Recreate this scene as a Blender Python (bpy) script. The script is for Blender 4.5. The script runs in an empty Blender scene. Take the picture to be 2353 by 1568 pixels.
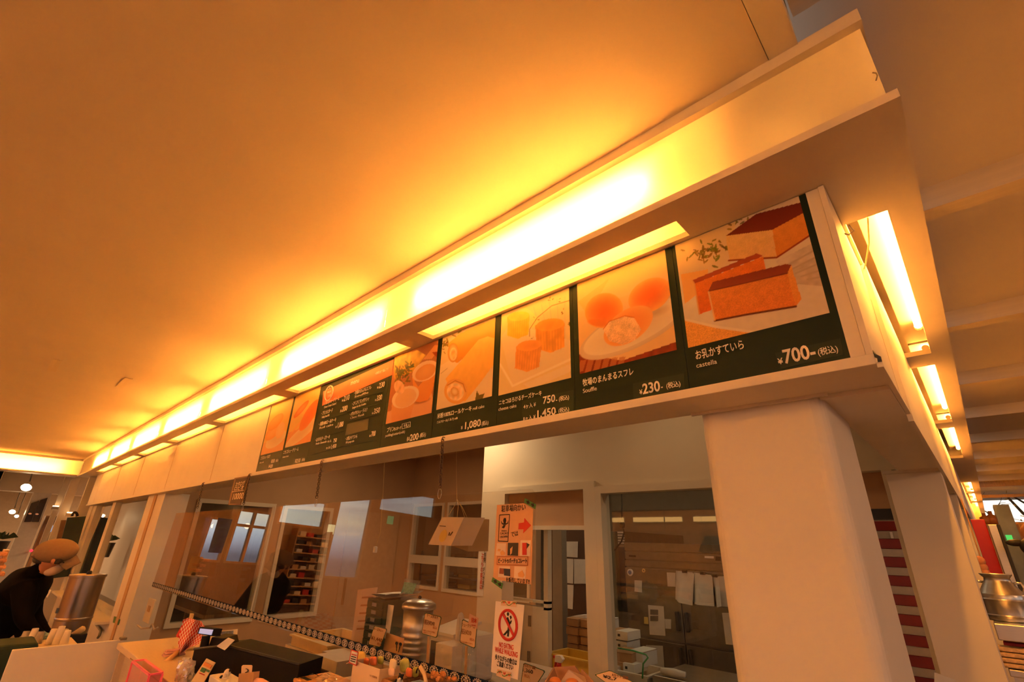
import bpy, bmesh, math, random
import numpy as np
from mathutils import Vector, Matrix
random.seed(7)
sc = bpy.context.scene
H = 1.5                       # camera height above the floor
C = bpy.context.collection

# ------------------------------------------------------------------ camera
FPX, YAW, PITCH, ROLL = 1083.5, -0.760666, 0.405275, 0.029378
IW, IH = 2353.0, 1568.0
_f = Vector((math.sin(YAW)*math.cos(PITCH), math.cos(YAW)*math.cos(PITCH), math.sin(PITCH)))
_r0 = Vector((math.cos(YAW), -math.sin(YAW), 0)); _u0 = _r0.cross(_f)
_R = _r0*math.cos(ROLL) + _u0*math.sin(ROLL); _U = -_r0*math.sin(ROLL) + _u0*math.cos(ROLL)
cd = bpy.data.cameras.new('camera'); cam = bpy.data.objects.new('camera', cd); C.objects.link(cam)
cd.sensor_width = 36.0; cd.lens = 36.0*FPX/IW; cd.clip_start = .02; cd.clip_end = 500
M = Matrix(((_R.x, _U.x, -_f.x), (_R.y, _U.y, -_f.y), (_R.z, _U.z, -_f.z)))
cam.matrix_world = Matrix.Translation((0, 0, H)) @ M.to_4x4()
sc.camera = cam
def W(px, py, x=None, y=None, z=None, d=None):
    """world point on the line of sight of a photo pixel, at a given world x, y, z or depth"""
    v = _f*FPX + _R*(px-IW/2) - _U*(py-IH/2)
    if x is not None: v = v*(x/v.x)
    elif y is not None: v = v*(y/v.y)
    elif z is not None: v = v*((z-H)/v.z)
    else: v = v*(d/FPX)
    return Vector((v.x, v.y, v.z+H))

# ------------------------------------------------------------------ colour management, world
sc.view_settings.view_transform = 'Standard'; sc.view_settings.look = 'None'
sc.view_settings.gamma = 1.0; sc.view_settings.use_curve_mapping = False
sc.view_settings.exposure = 0.08
sc.cycles.use_denoising = True
sc.cycles.max_bounces = 7; sc.cycles.diffuse_bounces = 3; sc.cycles.glossy_bounces = 3
sc.cycles.transmission_bounces = 6; sc.cycles.transparent_max_bounces = 16
sc.cycles.sample_clamp_indirect = 40.0
sc.cycles.use_adaptive_sampling = True; sc.cycles.adaptive_threshold = .04
sc.cycles.caustics_reflective = False; sc.cycles.caustics_refractive = False

def NN(nt, t, **kw):
    n = nt.nodes.new(t)
    for k, v in kw.items():
        if k in n.inputs: n.inputs[k].default_value = v
        else: setattr(n, k, v)
    return n
def ramp(nt, stops):
    n = nt.nodes.new('ShaderNodeValToRGB'); e = n.color_ramp.elements
    while len(e) > 1: e.remove(e[-1])
    e[0].position = stops[0][0]; e[0].color = (*stops[0][1], 1)
    for p, c in stops[1:]:
        q = e.new(p); q.color = (*c, 1)
    return n
wd = bpy.data.worlds.new('evening_sky'); sc.world = wd; wd.use_nodes = True
nt = wd.node_tree; nt.nodes.clear()
tc = NN(nt, 'ShaderNodeTexCoord'); sp = NN(nt, 'ShaderNodeSeparateXYZ')
nt.links.new(tc.outputs['Generated'], sp.inputs[0])
mr = NN(nt, 'ShaderNodeMapRange'); mr.inputs[1].default_value = -1; mr.inputs[2].default_value = 1
nt.links.new(sp.outputs[2], mr.inputs[0])
rs = ramp(nt, [(0, (.05,.04,.035)), (.470, (.09,.075,.07)), (.497, (.16,.13,.15)), (.503, (.30,.28,.34)), (.515, (.55,.56,.62)), (.530, (1.0,.82,.58)), (.56, (.80,.80,.80)), (.65, (.50,.54,.62)), (1, (.36,.40,.48))])
nt.links.new(mr.outputs[0], rs.inputs[0])
mp = NN(nt, 'ShaderNodeMapping'); mp.inputs['Scale'].default_value = (5, 5, 22)
nt.links.new(tc.outputs['Generated'], mp.inputs[0])
nz = NN(nt, 'ShaderNodeTexNoise'); nz.inputs['Scale'].default_value = 1.6; nz.inputs['Detail'].default_value = 6
nt.links.new(mp.outputs[0], nz.inputs['Vector'])
rc = ramp(nt, [(.40, (0,0,0)), (.60, (1,1,1))]); nt.links.new(nz.outputs[0], rc.inputs[0])
up = NN(nt, 'ShaderNodeMapRange'); up.inputs[1].default_value = .03; up.inputs[2].default_value = .12
nt.links.new(sp.outputs[2], up.inputs[0])
mm = NN(nt, 'ShaderNodeMath', operation='MULTIPLY'); nt.links.new(rc.outputs[0], mm.inputs[0]); nt.links.new(up.outputs[0], mm.inputs[1])
mx = NN(nt, 'ShaderNodeMix', data_type='RGBA'); nt.links.new(mm.outputs[0], mx.inputs[0])
nt.links.new(rs.outputs[0], mx.inputs[6]); mx.inputs[7].default_value = (.40, .40, .45, 1)
bg = NN(nt, 'ShaderNodeBackground'); bg.inputs[1].default_value = 2.4
nt.links.new(mx.outputs[2], bg.inputs[0])
wo = NN(nt, 'ShaderNodeOutputWorld'); nt.links.new(bg.outputs[0], wo.inputs[0])

# ------------------------------------------------------------------ materials
MATS = {}
def pm(name, col, rough=.6, metal=0, var=.06, scale=14, bump=0.0, spec=None, coat=0, emit=None, estr=0, aniso=None):
    if name in MATS: return MATS[name]
    m = bpy.data.materials.new(name); m.use_nodes = True; nt = m.node_tree
    b = nt.nodes['Principled BSDF']
    b.inputs['Roughness'].default_value = rough; b.inputs['Metallic'].default_value = metal
    if spec is not None: b.inputs['Specular IOR Level'].default_value = spec
    if coat: b.inputs['Coat Weight'].default_value = coat; b.inputs['Coat Roughness'].default_value = .08
    tc = NN(nt, 'ShaderNodeTexCoord'); n = NN(nt, 'ShaderNodeTexNoise'); n.inputs['Scale'].default_value = scale; n.inputs['Detail'].default_value = 4
    if aniso:
        mp = NN(nt, 'ShaderNodeMapping'); mp.inputs['Scale'].default_value = aniso
        nt.links.new(tc.outputs['Object'], mp.inputs[0]); nt.links.new(mp.outputs[0], n.inputs['Vector'])
    else: nt.links.new(tc.outputs['Object'], n.inputs['Vector'])
    r = ramp(nt, [(.25, tuple(max(0, c*(1-var)) for c in col)), (.75, tuple(min(1, c*(1+var)) for c in col))])
    nt.links.new(n.outputs[0], r.inputs[0]); nt.links.new(r.outputs[0], b.inputs['Base Color'])
    if bump:
        bp = NN(nt, 'ShaderNodeBump'); bp.inputs['Strength'].default_value = bump; bp.inputs['Distance'].default_value = .01
        nt.links.new(n.outputs[0], bp.inputs['Height']); nt.links.new(bp.outputs[0], b.inputs['Normal'])
    if emit: b.inputs['Emission Color'].default_value = (*emit, 1); b.inputs['Emission Strength'].default_value = estr
    MATS[name] = m; return m
def emitmat(name, col, s):
    m = bpy.data.materials.new(name); m.use_nodes = True; nt = m.node_tree; nt.nodes.clear()
    e = NN(nt, 'ShaderNodeEmission'); e.inputs[0].default_value = (*col, 1); e.inputs[1].default_value = s
    o = NN(nt, 'ShaderNodeOutputMaterial'); nt.links.new(e.outputs[0], o.inputs[0]); MATS[name] = m; return m
def translucent(name, col, w=.6, tint=None):
    m = bpy.data.materials.new(name); m.use_nodes = True; nt = m.node_tree; nt.nodes.clear()
    t = NN(nt, 'ShaderNodeBsdfTranslucent'); t.inputs[0].default_value = (*col, 1)
    d = NN(nt, 'ShaderNodeBsdfDiffuse'); d.inputs[0].default_value = (*col, 1)
    mx = NN(nt, 'ShaderNodeMixShader'); mx.inputs[0].default_value = w
    nt.links.new(d.outputs[0], mx.inputs[1]); nt.links.new(t.outputs[0], mx.inputs[2])
    o = NN(nt, 'ShaderNodeOutputMaterial'); nt.links.new(mx.outputs[0], o.inputs[0]); MATS[name] = m; return m
def clear(name, tint=(.97,.97,.96), ior=1.5, rough=0.0, boost=1.0, haze=0.0):
    m = bpy.data.materials.new(name); m.use_nodes = True; nt = m.node_tree; nt.nodes.clear()
    t = NN(nt, 'ShaderNodeBsdfTransparent'); t.inputs[0].default_value = (*tint, 1)
    g = NN(nt, 'ShaderNodeBsdfGlossy'); g.inputs['Roughness'].default_value = rough; g.inputs[0].default_value = (1,1,1,1)
    lw = NN(nt, 'ShaderNodeLayerWeight'); lw.inputs[0].default_value = .5
    pw = NN(nt, 'ShaderNodeMath', operation='POWER'); pw.inputs[1].default_value = 5.0; nt.links.new(lw.outputs['Facing'], pw.inputs[0])
    f0 = ((ior-1)/(ior+1))**2
    mu = NN(nt, 'ShaderNodeMath', operation='MULTIPLY_ADD'); mu.inputs[1].default_value = (1-f0)*boost; mu.inputs[2].default_value = f0*boost; mu.use_clamp = True
    nt.links.new(pw.outputs[0], mu.inputs[0])
    src = t
    if haze:
        d = NN(nt, 'ShaderNodeBsdfDiffuse'); d.inputs[0].default_value = (*tint, 1)
        m0 = NN(nt, 'ShaderNodeMixShader'); m0.inputs[0].default_value = haze
        nt.links.new(t.outputs[0], m0.inputs[1]); nt.links.new(d.outputs[0], m0.inputs[2]); src = m0
    mx = NN(nt, 'ShaderNodeMixShader'); nt.links.new(mu.outputs[0], mx.inputs[0])
    nt.links.new(src.outputs[0], mx.inputs[1]); nt.links.new(g.outputs[0], mx.inputs[2])
    o = NN(nt, 'ShaderNodeOutputMaterial'); nt.links.new(mx.outputs[0], o.inputs[0]); MATS[name] = m; return m
def vcmat(name, rough=.35, spec=.3):
    m = bpy.data.materials.new(name); m.use_nodes = True; nt = m.node_tree; b = nt.nodes['Principled BSDF']
    a = NN(nt, 'ShaderNodeAttribute'); a.attribute_name = 'print'; nt.links.new(a.outputs[0], b.inputs['Base Color'])
    b.inputs['Roughness'].default_value = rough; b.inputs['Specular IOR Level'].default_value = spec
    MATS[name] = m; return m

# ------------------------------------------------------------------ mesh helpers
WL = {}                                         # world location of every object
def tag(o, label=None, cat=None, group=None, kind=None):
    if label: o['label'] = label
    if cat: o['category'] = cat
    if group: o['group'] = group
    if kind: o['kind'] = kind
    return o
def empty(name, loc, label=None, cat=None, group=None):
    o = bpy.data.objects.new(name, None); C.objects.link(o); o.location = loc; o.empty_display_size = .05
    WL[o.name] = Vector(loc); return tag(o, label, cat, group)
def mk(name, verts, faces, mat, parent=None, smooth=False, label=None, cat=None, group=None, kind=None):
    v = np.array([tuple(p) for p in verts], float)
    lo, hi = v.min(0), v.max(0); org = Vector(((lo[0]+hi[0])/2, (lo[1]+hi[1])/2, lo[2]))
    me = bpy.data.meshes.new(name); me.from_pydata((v-np.array(org)).tolist(), [], [tuple(int(i) for i in f) for f in faces])
    for m in (mat if isinstance(mat, (list, tuple)) else [mat]): me.materials.append(m)
    if smooth: me.polygons.foreach_set('use_smooth', [True]*len(me.polygons))
    me.update()
    o = bpy.data.objects.new(name, me); C.objects.link(o); WL[o.name] = org
    if parent is not None: o.parent = parent; o.location = org - WL[parent.name]
    else: o.location = org
    return tag(o, label, cat, group, kind)
def bmobj(name, bm, mat, parent=None, smooth=False, **kw):
    bm.normal_update(); bm.verts.ensure_lookup_table()
    vs = [v.co.copy() for v in bm.verts]; fs = [[v.index for v in f.verts] for f in bm.faces]
    bm.free(); return mk(name, vs, fs, mat, parent, smooth, **kw)
BOXF = [(0,3,2,1), (4,5,6,7), (0,1,5,4), (1,2,6,5), (2,3,7,6), (3,0,4,7)]
def boxv(x0, x1, y0, y1, z0, z1):
    return [(x0,y0,z0),(x1,y0,z0),(x1,y1,z0),(x0,y1,z0),(x0,y0,z1),(x1,y0,z1),(x1,y1,z1),(x0,y1,z1)]
def box(name, x0, x1, y0, y1, z0, z1, mat, parent=None, bev=0, seg=2, **kw):
    if x0 > x1: x0, x1 = x1, x0
    if y0 > y1: y0, y1 = y1, y0
    if z0 > z1: z0, z1 = z1, z0
    if not bev: return mk(name, boxv(x0,x1,y0,y1,z0,z1), BOXF, mat, parent, **kw)
    bm = bmesh.new(); vs = [bm.verts.new(p) for p in boxv(x0,x1,y0,y1,z0,z1)]
    for f in BOXF: bm.faces.new([vs[i] for i in f])
    bmesh.ops.bevel(bm, geom=bm.edges[:], offset=bev, segments=seg, affect='EDGES', profile=.5)
    bm.verts.index_update(); return bmobj(name, bm, mat, parent, **kw)
class MB:
    """collects several shapes into the ONE mesh of one part"""
    def __init__(s): s.v, s.f = [], []
    def add(s, v, f): n = len(s.v); s.v += [tuple(p) for p in v]; s.f += [tuple(i+n for i in q) for q in f]; return s
    def box(s, *a): return s.add(boxv(*a), BOXF)
    def cyl(s, p0, p1, r0, r1=None, n=16): return s.add(*cylv(p0, p1, r0, r1, n))
    def tube(s, pts, r, n=8): return s.add(*tubev(pts, r, n))
    def build(s, name, mat, parent=None, **kw): return mk(name, s.v, s.f, mat, parent, **kw)
def frame(d):
    d = Vector(d).normalized(); a = Vector((0,0,1)) if abs(d.z) < .9 else Vector((1,0,0))
    u = d.cross(a).normalized(); return u, d.cross(u).normalized()
def cylv(p0, p1, r0, r1=None, n=16):
    p0, p1 = Vector(p0), Vector(p1); r1 = r0 if r1 is None else r1; u, w = frame(p1-p0); v = []
    for p, r in ((p0, r0), (p1, r1)):
        for k in range(n):
            a = 2*math.pi*k/n; v.append(p + u*math.cos(a)*r + w*math.sin(a)*r)
    f = [(k, k+n, (k+1) % n + n, (k+1) % n) for k in range(n)] + [tuple(range(n)), tuple(range(2*n-1, n-1, -1))]
    return v, f
def cyl(name, p0, p1, r, mat, parent=None, n=20, r2=None, smooth=False, **kw):
    v, f = cylv(p0, p1, r, r2, n); return mk(name, v, f, mat, parent, smooth, **kw)
def tubev(pts, r, n=8):
    pts = [Vector(p) for p in pts]; v, f = [], []; u = None
    for i, p in enumerate(pts):
        d = (pts[min(i+1, len(pts)-1)] - pts[max(i-1, 0)]).normalized()
        if u is None: u, w = frame(d)
        u = (u - d*u.dot(d)).normalized(); w = d.cross(u)
        rr = r[i] if isinstance(r, (list, tuple)) else r
        for k in range(n):
            a = 2*math.pi*k/n; v.append(p + u*math.cos(a)*rr + w*math.sin(a)*rr)
    for i in range(len(pts)-1):
        for k in range(n): f.append((i*n+k, i*n+(k+1) % n, (i+1)*n+(k+1) % n, (i+1)*n+k))
    f += [tuple(range(n-1, -1, -1)), tuple(range((len(pts)-1)*n, len(pts)*n))]
    return v, f
def tube(name, pts, r, mat, parent=None, n=8, smooth=True, **kw):
    v, f = tubev(pts, r, n); return mk(name, v, f, mat, parent, smooth, **kw)
def lathe(name, base, prof, mat, parent=None, n=32, smooth=True, **kw):
    b = Vector(base); v, f = [], []
    for r, z in prof:
        for k in range(n):
            a = 2*math.pi*k/n; v.append((b.x+r*math.cos(a), b.y+r*math.sin(a), b.z+z))
    m = len(prof)
    for i in range(m-1):
        for k in range(n): f.append((i*n+k, i*n+(k+1) % n, (i+1)*n+(k+1) % n, (i+1)*n+k))
    f += [tuple(range(n-1, -1, -1)), tuple(range((m-1)*n, m*n))]
    return mk(name, v, f, mat, parent, smooth, **kw)
def slab(name, pts, off, mat, parent=None, **kw):
    """a polygon given by its points, pushed along the vector off"""
    off = Vector(off); p = [Vector(q) for q in pts]; n = len(p)
    v = p + [q+off for q in p]
    f = [tuple(range(n)), tuple(range(2*n-1, n-1, -1))] + [(k, k+n, (k+1) % n + n, (k+1) % n) for k in range(n)]
    bm = bmesh.new(); bv = [bm.verts.new(q) for q in v]
    for q in f: bm.faces.new([bv[i] for i in q])
    bmesh.ops.recalc_face_normals(bm, faces=bm.faces[:]); bm.verts.index_update()
    return bmobj(name, bm, mat, parent, **kw)
def rrect(w, h, r, n=5, cx=0, cz=0):
    out = []
    for sx, sz, a0 in ((1,1,0), (-1,1,90), (-1,-1,180), (1,-1,270)):
        for k in range(n+1):
            a = math.radians(a0+90*k/n); out.append((cx+sx*(w/2-r)+r*math.cos(a), cz+sz*(h/2-r)+r*math.sin(a)))
    return out
def text(name, s, loc, size, mat, parent=None, rot=(math.pi/2,0,0), align='LEFT', off=0.0, sx=1.0, ext=.0004, space=1.0):
    cu = bpy.data.curves.new(name, 'FONT'); cu.body = s; cu.size = size; cu.align_x = align; cu.extrude = ext
    cu.offset = off*size*2.2; cu.resolution_u = 3; cu.space_character = space; cu.materials.append(mat)
    o = bpy.data.objects.new(name, cu); C.objects.link(o); o.scale = (sx, 1, 1); o.rotation_euler = rot
    WL[o.name] = Vector(loc)
    if parent is not None: o.parent = parent; o.location = Vector(loc) - WL[parent.name]
    else: o.location = loc
    return o
def copy_tree(o, parent=None, shift=None):
    c = o.copy(); C.objects.link(c); c.parent = parent
    if shift is not None: c.location = o.location + Vector(shift)
    WL[c.name] = WL[o.name] + (Vector(shift) if shift is not None else Vector())
    for ch in o.children: copy_tree(ch, c)
    return c
# ------------------------------------------------------------------ palette
WARM = (1.0, .37, .05)
white = pm('white_paint', (.80,.73,.63), .55, var=.03, scale=5)
ceilm = pm('ceiling_plaster', (.80,.70,.58), .9, var=.02, scale=3, spec=.1)
joistm = pm('painted_timber', (.78,.66,.50), .7, var=.06, scale=6, aniso=(.3,6,6))
kitch = pm('staff_wall_paint', (.58,.36,.20), .7, var=.04, scale=4)
cream = pm('cream_paint', (.80,.70,.54), .6, var=.03, scale=4)
pine = pm('pine_wood', (.66,.40,.20), .5, var=.18, scale=9, aniso=(12,12,1.2))
oak = pm('varnished_oak', (.45,.24,.11), .45, var=.2, scale=9, aniso=(12,12,1.2))
steel = pm('brushed_steel', (.55,.53,.50), .32, 1, var=.08, scale=30, aniso=(.6,.6,30))
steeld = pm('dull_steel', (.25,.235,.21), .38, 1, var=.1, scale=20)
dark = pm('black_plastic', (.02,.018,.016), .45, var=.2)
green = pm('menu_green', (.008,.024,.014), .45, var=.1, scale=8, spec=.2)
greend = pm('dark_green_board', (.010,.022,.016), .55, var=.2)
paper = pm('white_paper', (.82,.80,.76), .8, var=.02, spec=.2)
kraft = pm('kraft_card', (.50,.28,.13), .8, var=.07, scale=30)
ink = pm('black_ink', (.015,.012,.012), .7)
redink = pm('red_ink', (.62,.03,.025), .6)
letter = pm('cream_lettering', (.86,.80,.74), .6, var=.01, spec=.2)
tubem = emitmat('lit_fluorescent_tube', WARM, 330)
diffm = translucent('milky_diffuser', (.86,.84,.80), .6)
reflm = pm('white_reflector_tray', (.46,.42,.36), .5, var=.02)
slotm = translucent('slot_diffuser', (.30,.29,.27), .6)
acryl = clear('acrylic_sheet', (.96,.95,.93), 1.49, boost=1.25)
glass = clear('window_glass', (.92,.94,.93), 1.5, boost=1.3)
floorm = pm('floor_tile', (.30,.22,.15), .5, var=.12, scale=3)

D = 1.40
ZB, ZS = 1.956, 2.486          # bottom and top of the menu fascia
ZST, ZT, ZC = 2.512, 2.776, 2.817
YF = 1.177                     # front edge of the light box
XR = .11                       # its edge round the corner
XL = -12.9                     # far end of the run
S = dict(kind='structure')

# ------------------------------------------------------------------ shell
box('floor', -24, 7.2, -9, 21, -.1, 0, floorm, label='brown tiled floor of the shop', cat='floor', **S)
box('ceiling', XL, -.119, -2.4, YF+.06, ZC, ZC+.12, ceilm, label='smooth plaster ceiling over the counter front', cat='ceiling', **S)
box('ceiling', -.11, 7, -8.8, 20.6, 3.065, 3.2, ceilm, label='raised plaster ceiling with cross joists', cat='ceiling', **S)
box('ceiling', -23.6, XL-.1, -1, 20.6, 2.86, 3.0, ceilm, label='joisted ceiling of the far hall', cat='ceiling', **S)
box('ceiling', -13, -.13, 1.45, 20.6, 2.86, 2.98, kitch, label='ceiling over staff area and kitchen', cat='ceiling', **S)
# edge beam of the flat ceiling
box('trim_1', -.117, -.042, -2.4, YF+.02, ZC-.002, 3.2, white, label='painted edge beam along the flat ceiling', cat='beam', **S)
# the soffit board with its light openings: one board per run, openings left free
def board(name, xs, ys, z0, z1, holes, mat, axis, **kw):
    """flat board over xs x ys with rectangular holes along one axis, built as one mesh of strips"""
    mb = MB(); (x0, x1), (y0, y1) = xs, ys
    if axis == 'x':
        hy0, hy1 = holes[0][2:]
        mb.box(x0,x1,y0,hy0,z0,z1); mb.box(x0,x1,hy1,y1,z0,z1)
        e = sorted(holes); cur = x0
        for a, b, _, _ in e: mb.box(cur,a,hy0,hy1,z0,z1); cur = b
        mb.box(cur,x1,hy0,hy1,z0,z1)
    else:
        hx0, hx1 = holes[0][:2]
        mb.box(x0,hx0,y0,y1,z0,z1); mb.box(hx1,x1,y0,y1,z0,z1)
        cur = y0
        for _, _, a, b in sorted(holes, key=lambda h: h[2]): mb.box(hx0,hx1,cur,a,z0,z1); cur = b
        mb.box(hx0,hx1,cur,y1,z0,z1)
    return mb.build(name, mat, **kw)
front_holes = [(-1.893-1.6*k, -.487-1.6*k, 1.276, 1.378) for k in range(7)]
side_holes = [(-.083, .028, a, b) for a, b in ((1.651,3.196),(3.42,5.10),(5.34,7.13),(9.64,11.3),(11.45,13.3),(13.45,15.5),(15.7,18))]
board('soffit', (XL-.1, -.10), (YF, 1.47), ZS, ZST, front_holes, white, 'x', label='white soffit board over the menu with lit slots', cat='soffit', **S)
board('soffit', (-.10, XR), (YF, 20), ZS, ZST, side_holes, white, 'y', label='white soffit board round the corner with bare tube slots', cat='soffit', **S)
# front lip of the light box, ceiling trim
box('trim_2', XL-.1, XR-.012, YF, YF+.07, ZT, ZC+.003, white, label='white trim along the top of the light box', cat='trim', **S)
box('trim_3', XR-.085, XR-.012, YF+.07, 20, ZT, ZC+.003, white, label='white trim on the side top of the light box', cat='trim', **S)
box('light_box_back', XL, -.10, 1.47, 1.50, ZS, ZC, reflm, label='white back board inside the light box', cat='board', **S)
box('light_box_lid', XL, XR-.012, YF+.07, 1.47, ZC-.012, ZC+.05, reflm, label='white lid over the light box', cat='board', **S)
box('light_box_side', -.13, -.11, 1.50, 20, ZS, ZC, reflm, label='white inner board of the side light box', cat='board', **S)
box('light_box_lid', -.13, XR-.02, 1.47, 20, ZC-.012, ZC+.05, reflm, label='white lid over the side light box', cat='board', **S)
# diffusers: seven lit panes in front, one dim row added round the corner to light the joists, the far cove
xs = [XR-.018, -.5] + [-.5-1.6*k for k in range(1, 8)] + [XL+.02]
xs = [XR-.018] + [-2.10-1.6*k for k in range(7)] + [XL+.02]
def sheet(name, pts, mat, parent):
    return mk(name, pts, [(0,1,2,3)], mat, parent)
dp = empty('light_box_diffuser', (-6, 1.2, ZST), 'glowing milky diffuser band above the menu boards', 'light panel')
for a, b in zip(xs[1:], xs[:-1]):
    sheet('pane', [(a+.0015,1.204,ZST),(b-.0015,1.204,ZST),(b-.0015,1.204,ZT),(a+.0015,1.204,ZT)], diffm, dp)
dp2 = empty('light_box_diffuser', (.09, 6, ZST), 'dim diffuser band added on the side of the light box round the corner', 'light panel')
y = 1.21
while y < 18:
    y2 = min(y+1.79, 20); sheet('pane', [(XR-.02,y,ZST),(XR-.02,y2,ZST),(XR-.02,y2,ZT),(XR-.02,y,ZT)], slotm, dp2); y += 1.8
box('light_baffle', -.302, -.29, 1.245, 1.47, ZST, ZC-.013, reflm, label='white baffle added in the light box to dim its corner end', cat='board', **S)  # unseen baffle added so the diffuser dims towards the corner
dp3 = empty('light_box_diffuser', (XL, -2, ZST), 'white glowing cove panel at the far left end of the ceiling', 'light panel')
for k in range(2):
    y1, y2 = -2.4+1.8*k, -.603+1.8*k; sheet('pane', [(XL,y1,ZST),(XL,y2,ZST),(XL,y2,ZT),(XL,y1,ZT)], diffm, dp3)
box('trim_4', XL-.06, XL+.02, -2.4, YF, ZT, ZC+.003, white, label='white trim along the top of the far cove', cat='trim', **S)
box('soffit', XL-.35, XL+.028, -2.4, YF-.001, ZS, ZST, white, label='white ledge under the far glowing cove', cat='soffit', **S)
box('light_box_back', XL-.33, XL-.30, -2.4, YF, ZST, ZC, reflm, label='white back board inside the far cove', cat='board', **S)
box('light_box_lid', XL-.35, XL-.06, -2.4, YF, ZC-.012, ZC+.05, reflm, label='white lid over the far cove', cat='board', **S)
# tubes on trays
tubes = emitmat('lit_bare_tube', WARM, 120)
def tubelight(p0, p1, tray, label, slotpane=None, tm=None):
    p0, p1 = Vector(p0), Vector(p1); e = empty('fluorescent_light', (p0+p1)/2, label, 'light', 'fluorescent tubes in the light box')
    cyl('lamp_tube', p0, p1, .0145, tm or tubem, e, n=10, smooth=True)
    d = (p1-p0).normalized()
    for p, s in ((p0, -1), (p1, 1)):
        cyl('lamp_holder', p+d*s*.002, p+d*s*.03, .017, white, e, n=10)
    t = tray
    box('tray', *t, reflm, e)
    if slotpane: x0,x1,y0,y1,z0,z1 = slotpane; sheet('slot_pane', [(x0,y0,z0),(x1,y0,z0),(x1,y1,z0),(x0,y1,z0)], slotm, e)
    return e
nth = ['first', 'second', 'third', 'fourth', 'fifth', 'sixth', 'seventh']
for k in range(7):
    a, b = -.55-1.6*k, -1.83-1.6*k
    tubelight((a,1.265,2.63), (b,1.265,2.63), (b-.03, a+.03, 1.235, 1.295, 2.69, 2.73), f'lit tube over the {nth[k]} soffit slot from the pillar end',
              (-1.893-1.6*k, -.487-1.6*k, 1.276, 1.378, ZST-.006, ZST-.002))
for k, (_, _, a, b) in enumerate(side_holes):
    tubelight((.012, a-.12, 2.545), (.012, b-.30, 2.545), (-.055, .03, a-.15, b+.04, 2.575, 2.60), f'bare lit tube in the {nth[k]} side slot going back', tm=tubes)
for k in range(2):
    tubelight((XL-.15, -2.3+1.8*k, 2.62), (XL-.15, -.9+1.8*k, 2.62), (XL-.20, XL-.10, -2.35+1.8*k, -.85+1.8*k, 2.68, 2.71), f'lit tube behind the far cove, {["away from","next to"][k]} the corner')
# joists of the raised ceiling
yj = [-.5, 1.10, 2.54, 4.19, 5.81, 7.38, 9.1, 10.75, 12.4, 14.0]
for i, yy in enumerate(yj):
    box('joist', -.035, 7, yy, yy+.10, 2.95, 3.07, joistm, label=f'painted timber ceiling joist, number {i+1} counted from the camera', cat='joist', group='joists of the raised ceiling', **S)
# fascia, ledge
box('wall_front', -12.2, -4.05, D, D+.05, 1.935, ZS, white, label='plain white fascia left of the menu boards', cat='wall', **S)
box('wall_front_core', -4.05, -.106, D+.012, D+.05, 1.935, ZS, white, label='white backing behind the menu boards', cat='wall', **S)
for k in range(5):
    xx = -5.15-1.6*k
    box('trim_5', xx-.002, xx+.002, D-.0015, D+.002, 1.96, ZS, kitch, label=f'thin panel joint in the plain fascia, {nth[k]} from the menus', cat='joint', **S)
box('trim_6', -12.2, -.092, D-.012, 1.60, 1.927, 1.955, white, label='white ledge running under the menu boards', cat='ledge', bev=.002, **S)
box('trim_7', -.107, -.0925, D-.010, 1.96, 1.9552, ZS-.004, white, label='white corner strip beside the last menu board', cat='trim', **S)
# side fascia and underside boards round the corner
box('wall_right', -.092, -.078, 1.96, 20, 1.895, ZS, white, label='white side fascia going back from the corner', cat='wall', **S)
box('soffit', -.26, -.0925, 1.601, 3.299, 1.915, 1.9268, white, label='white underside board behind the corner ledge', cat='soffit', **S)
box('trim_8', -.0918, -.080, D-.010, 1.955, 1.917, 1.931, white, label='cable channel along the lower corner edge', cat='channel', **S)
# pillar with rounded corners
pil = [(x, y) for x, y in [(p[0], p[1]) for p in rrect(.37, .42, .045, 6, -.437, 1.80)]]
slab('column', [(x, y, 0) for x, y in pil], (0, 0, 1.927), white, label='broad white column with rounded corners under the menu ledge', cat='column', **S)
for p in bpy.data.objects['column'].data.polygons: p.use_smooth = False
box('trim_9', -.64, -.235, 1.575, 1.585, 1.918, 1.927, white, label='small bead where the column meets the ledge', cat='bead', **S)
# posts going back on the side
for i, (x0, x1, y0, y1) in enumerate([(-.318,-.092,3.30,3.50), (-.30,-.085,4.6,4.75), (-.29,-.085,6.1,6.25), (-.29,-.085,7.6,7.75)]):
    box('side_post', x0, x1, y0, y1, 0, 1.898, white, label=f'white square side post, {nth[i]} behind the column', cat='post', group='side posts', **S)
box('trim_10', -.33, -.0925, 3.2995, 9, 1.899, 1.915, white, label='white beam over the side posts', cat='beam', **S)
# back wall of the staff area with door and kitchen window
YK = 3.6
def px(x, y, Y): return W(x, y, y=Y)
zd = H + .127*YK
kx0, kx1 = -1.054*YK, -.955*YK        # cream pier left of the door
dx1 = -.690*YK                         # door head right end
wx0 = -.655*YK                         # kitchen window
mbk = MB()
mbk.box(kx0, kx1, YK, YK+.12, 0, 2.86); mbk.box(kx1, dx1, YK, YK+.12, zd, 2.86); mbk.box(dx1, wx0, YK, YK+.12, 0, 2.86)
mbk.box(wx0, -.30, YK, YK+.12, zd, 2.86); mbk.box(wx0, -.50, YK, YK+.12, 0, .40); mbk.box(-1.30, -1.20, YK, YK+.12, 0, zd)
mbk.build('wall_kitchen', cream, label='cream wall with doorway and kitchen window', cat='wall', **S)
def winframe(name, x0, x1, z0, z1, y0, y1, t, mat, parent=None, **kw):
    mb = MB(); mb.box(x0,x1,y0,y1,z1-t,z1); mb.box(x0,x1,y0,y1,z0,z0+t); mb.box(x0,x0+t,y0,y1,z0+t,z1-t); mb.box(x1-t,x1,y0,y1,z0+t,z1-t)
    return mb.build(name, mat, parent, **kw)
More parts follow.
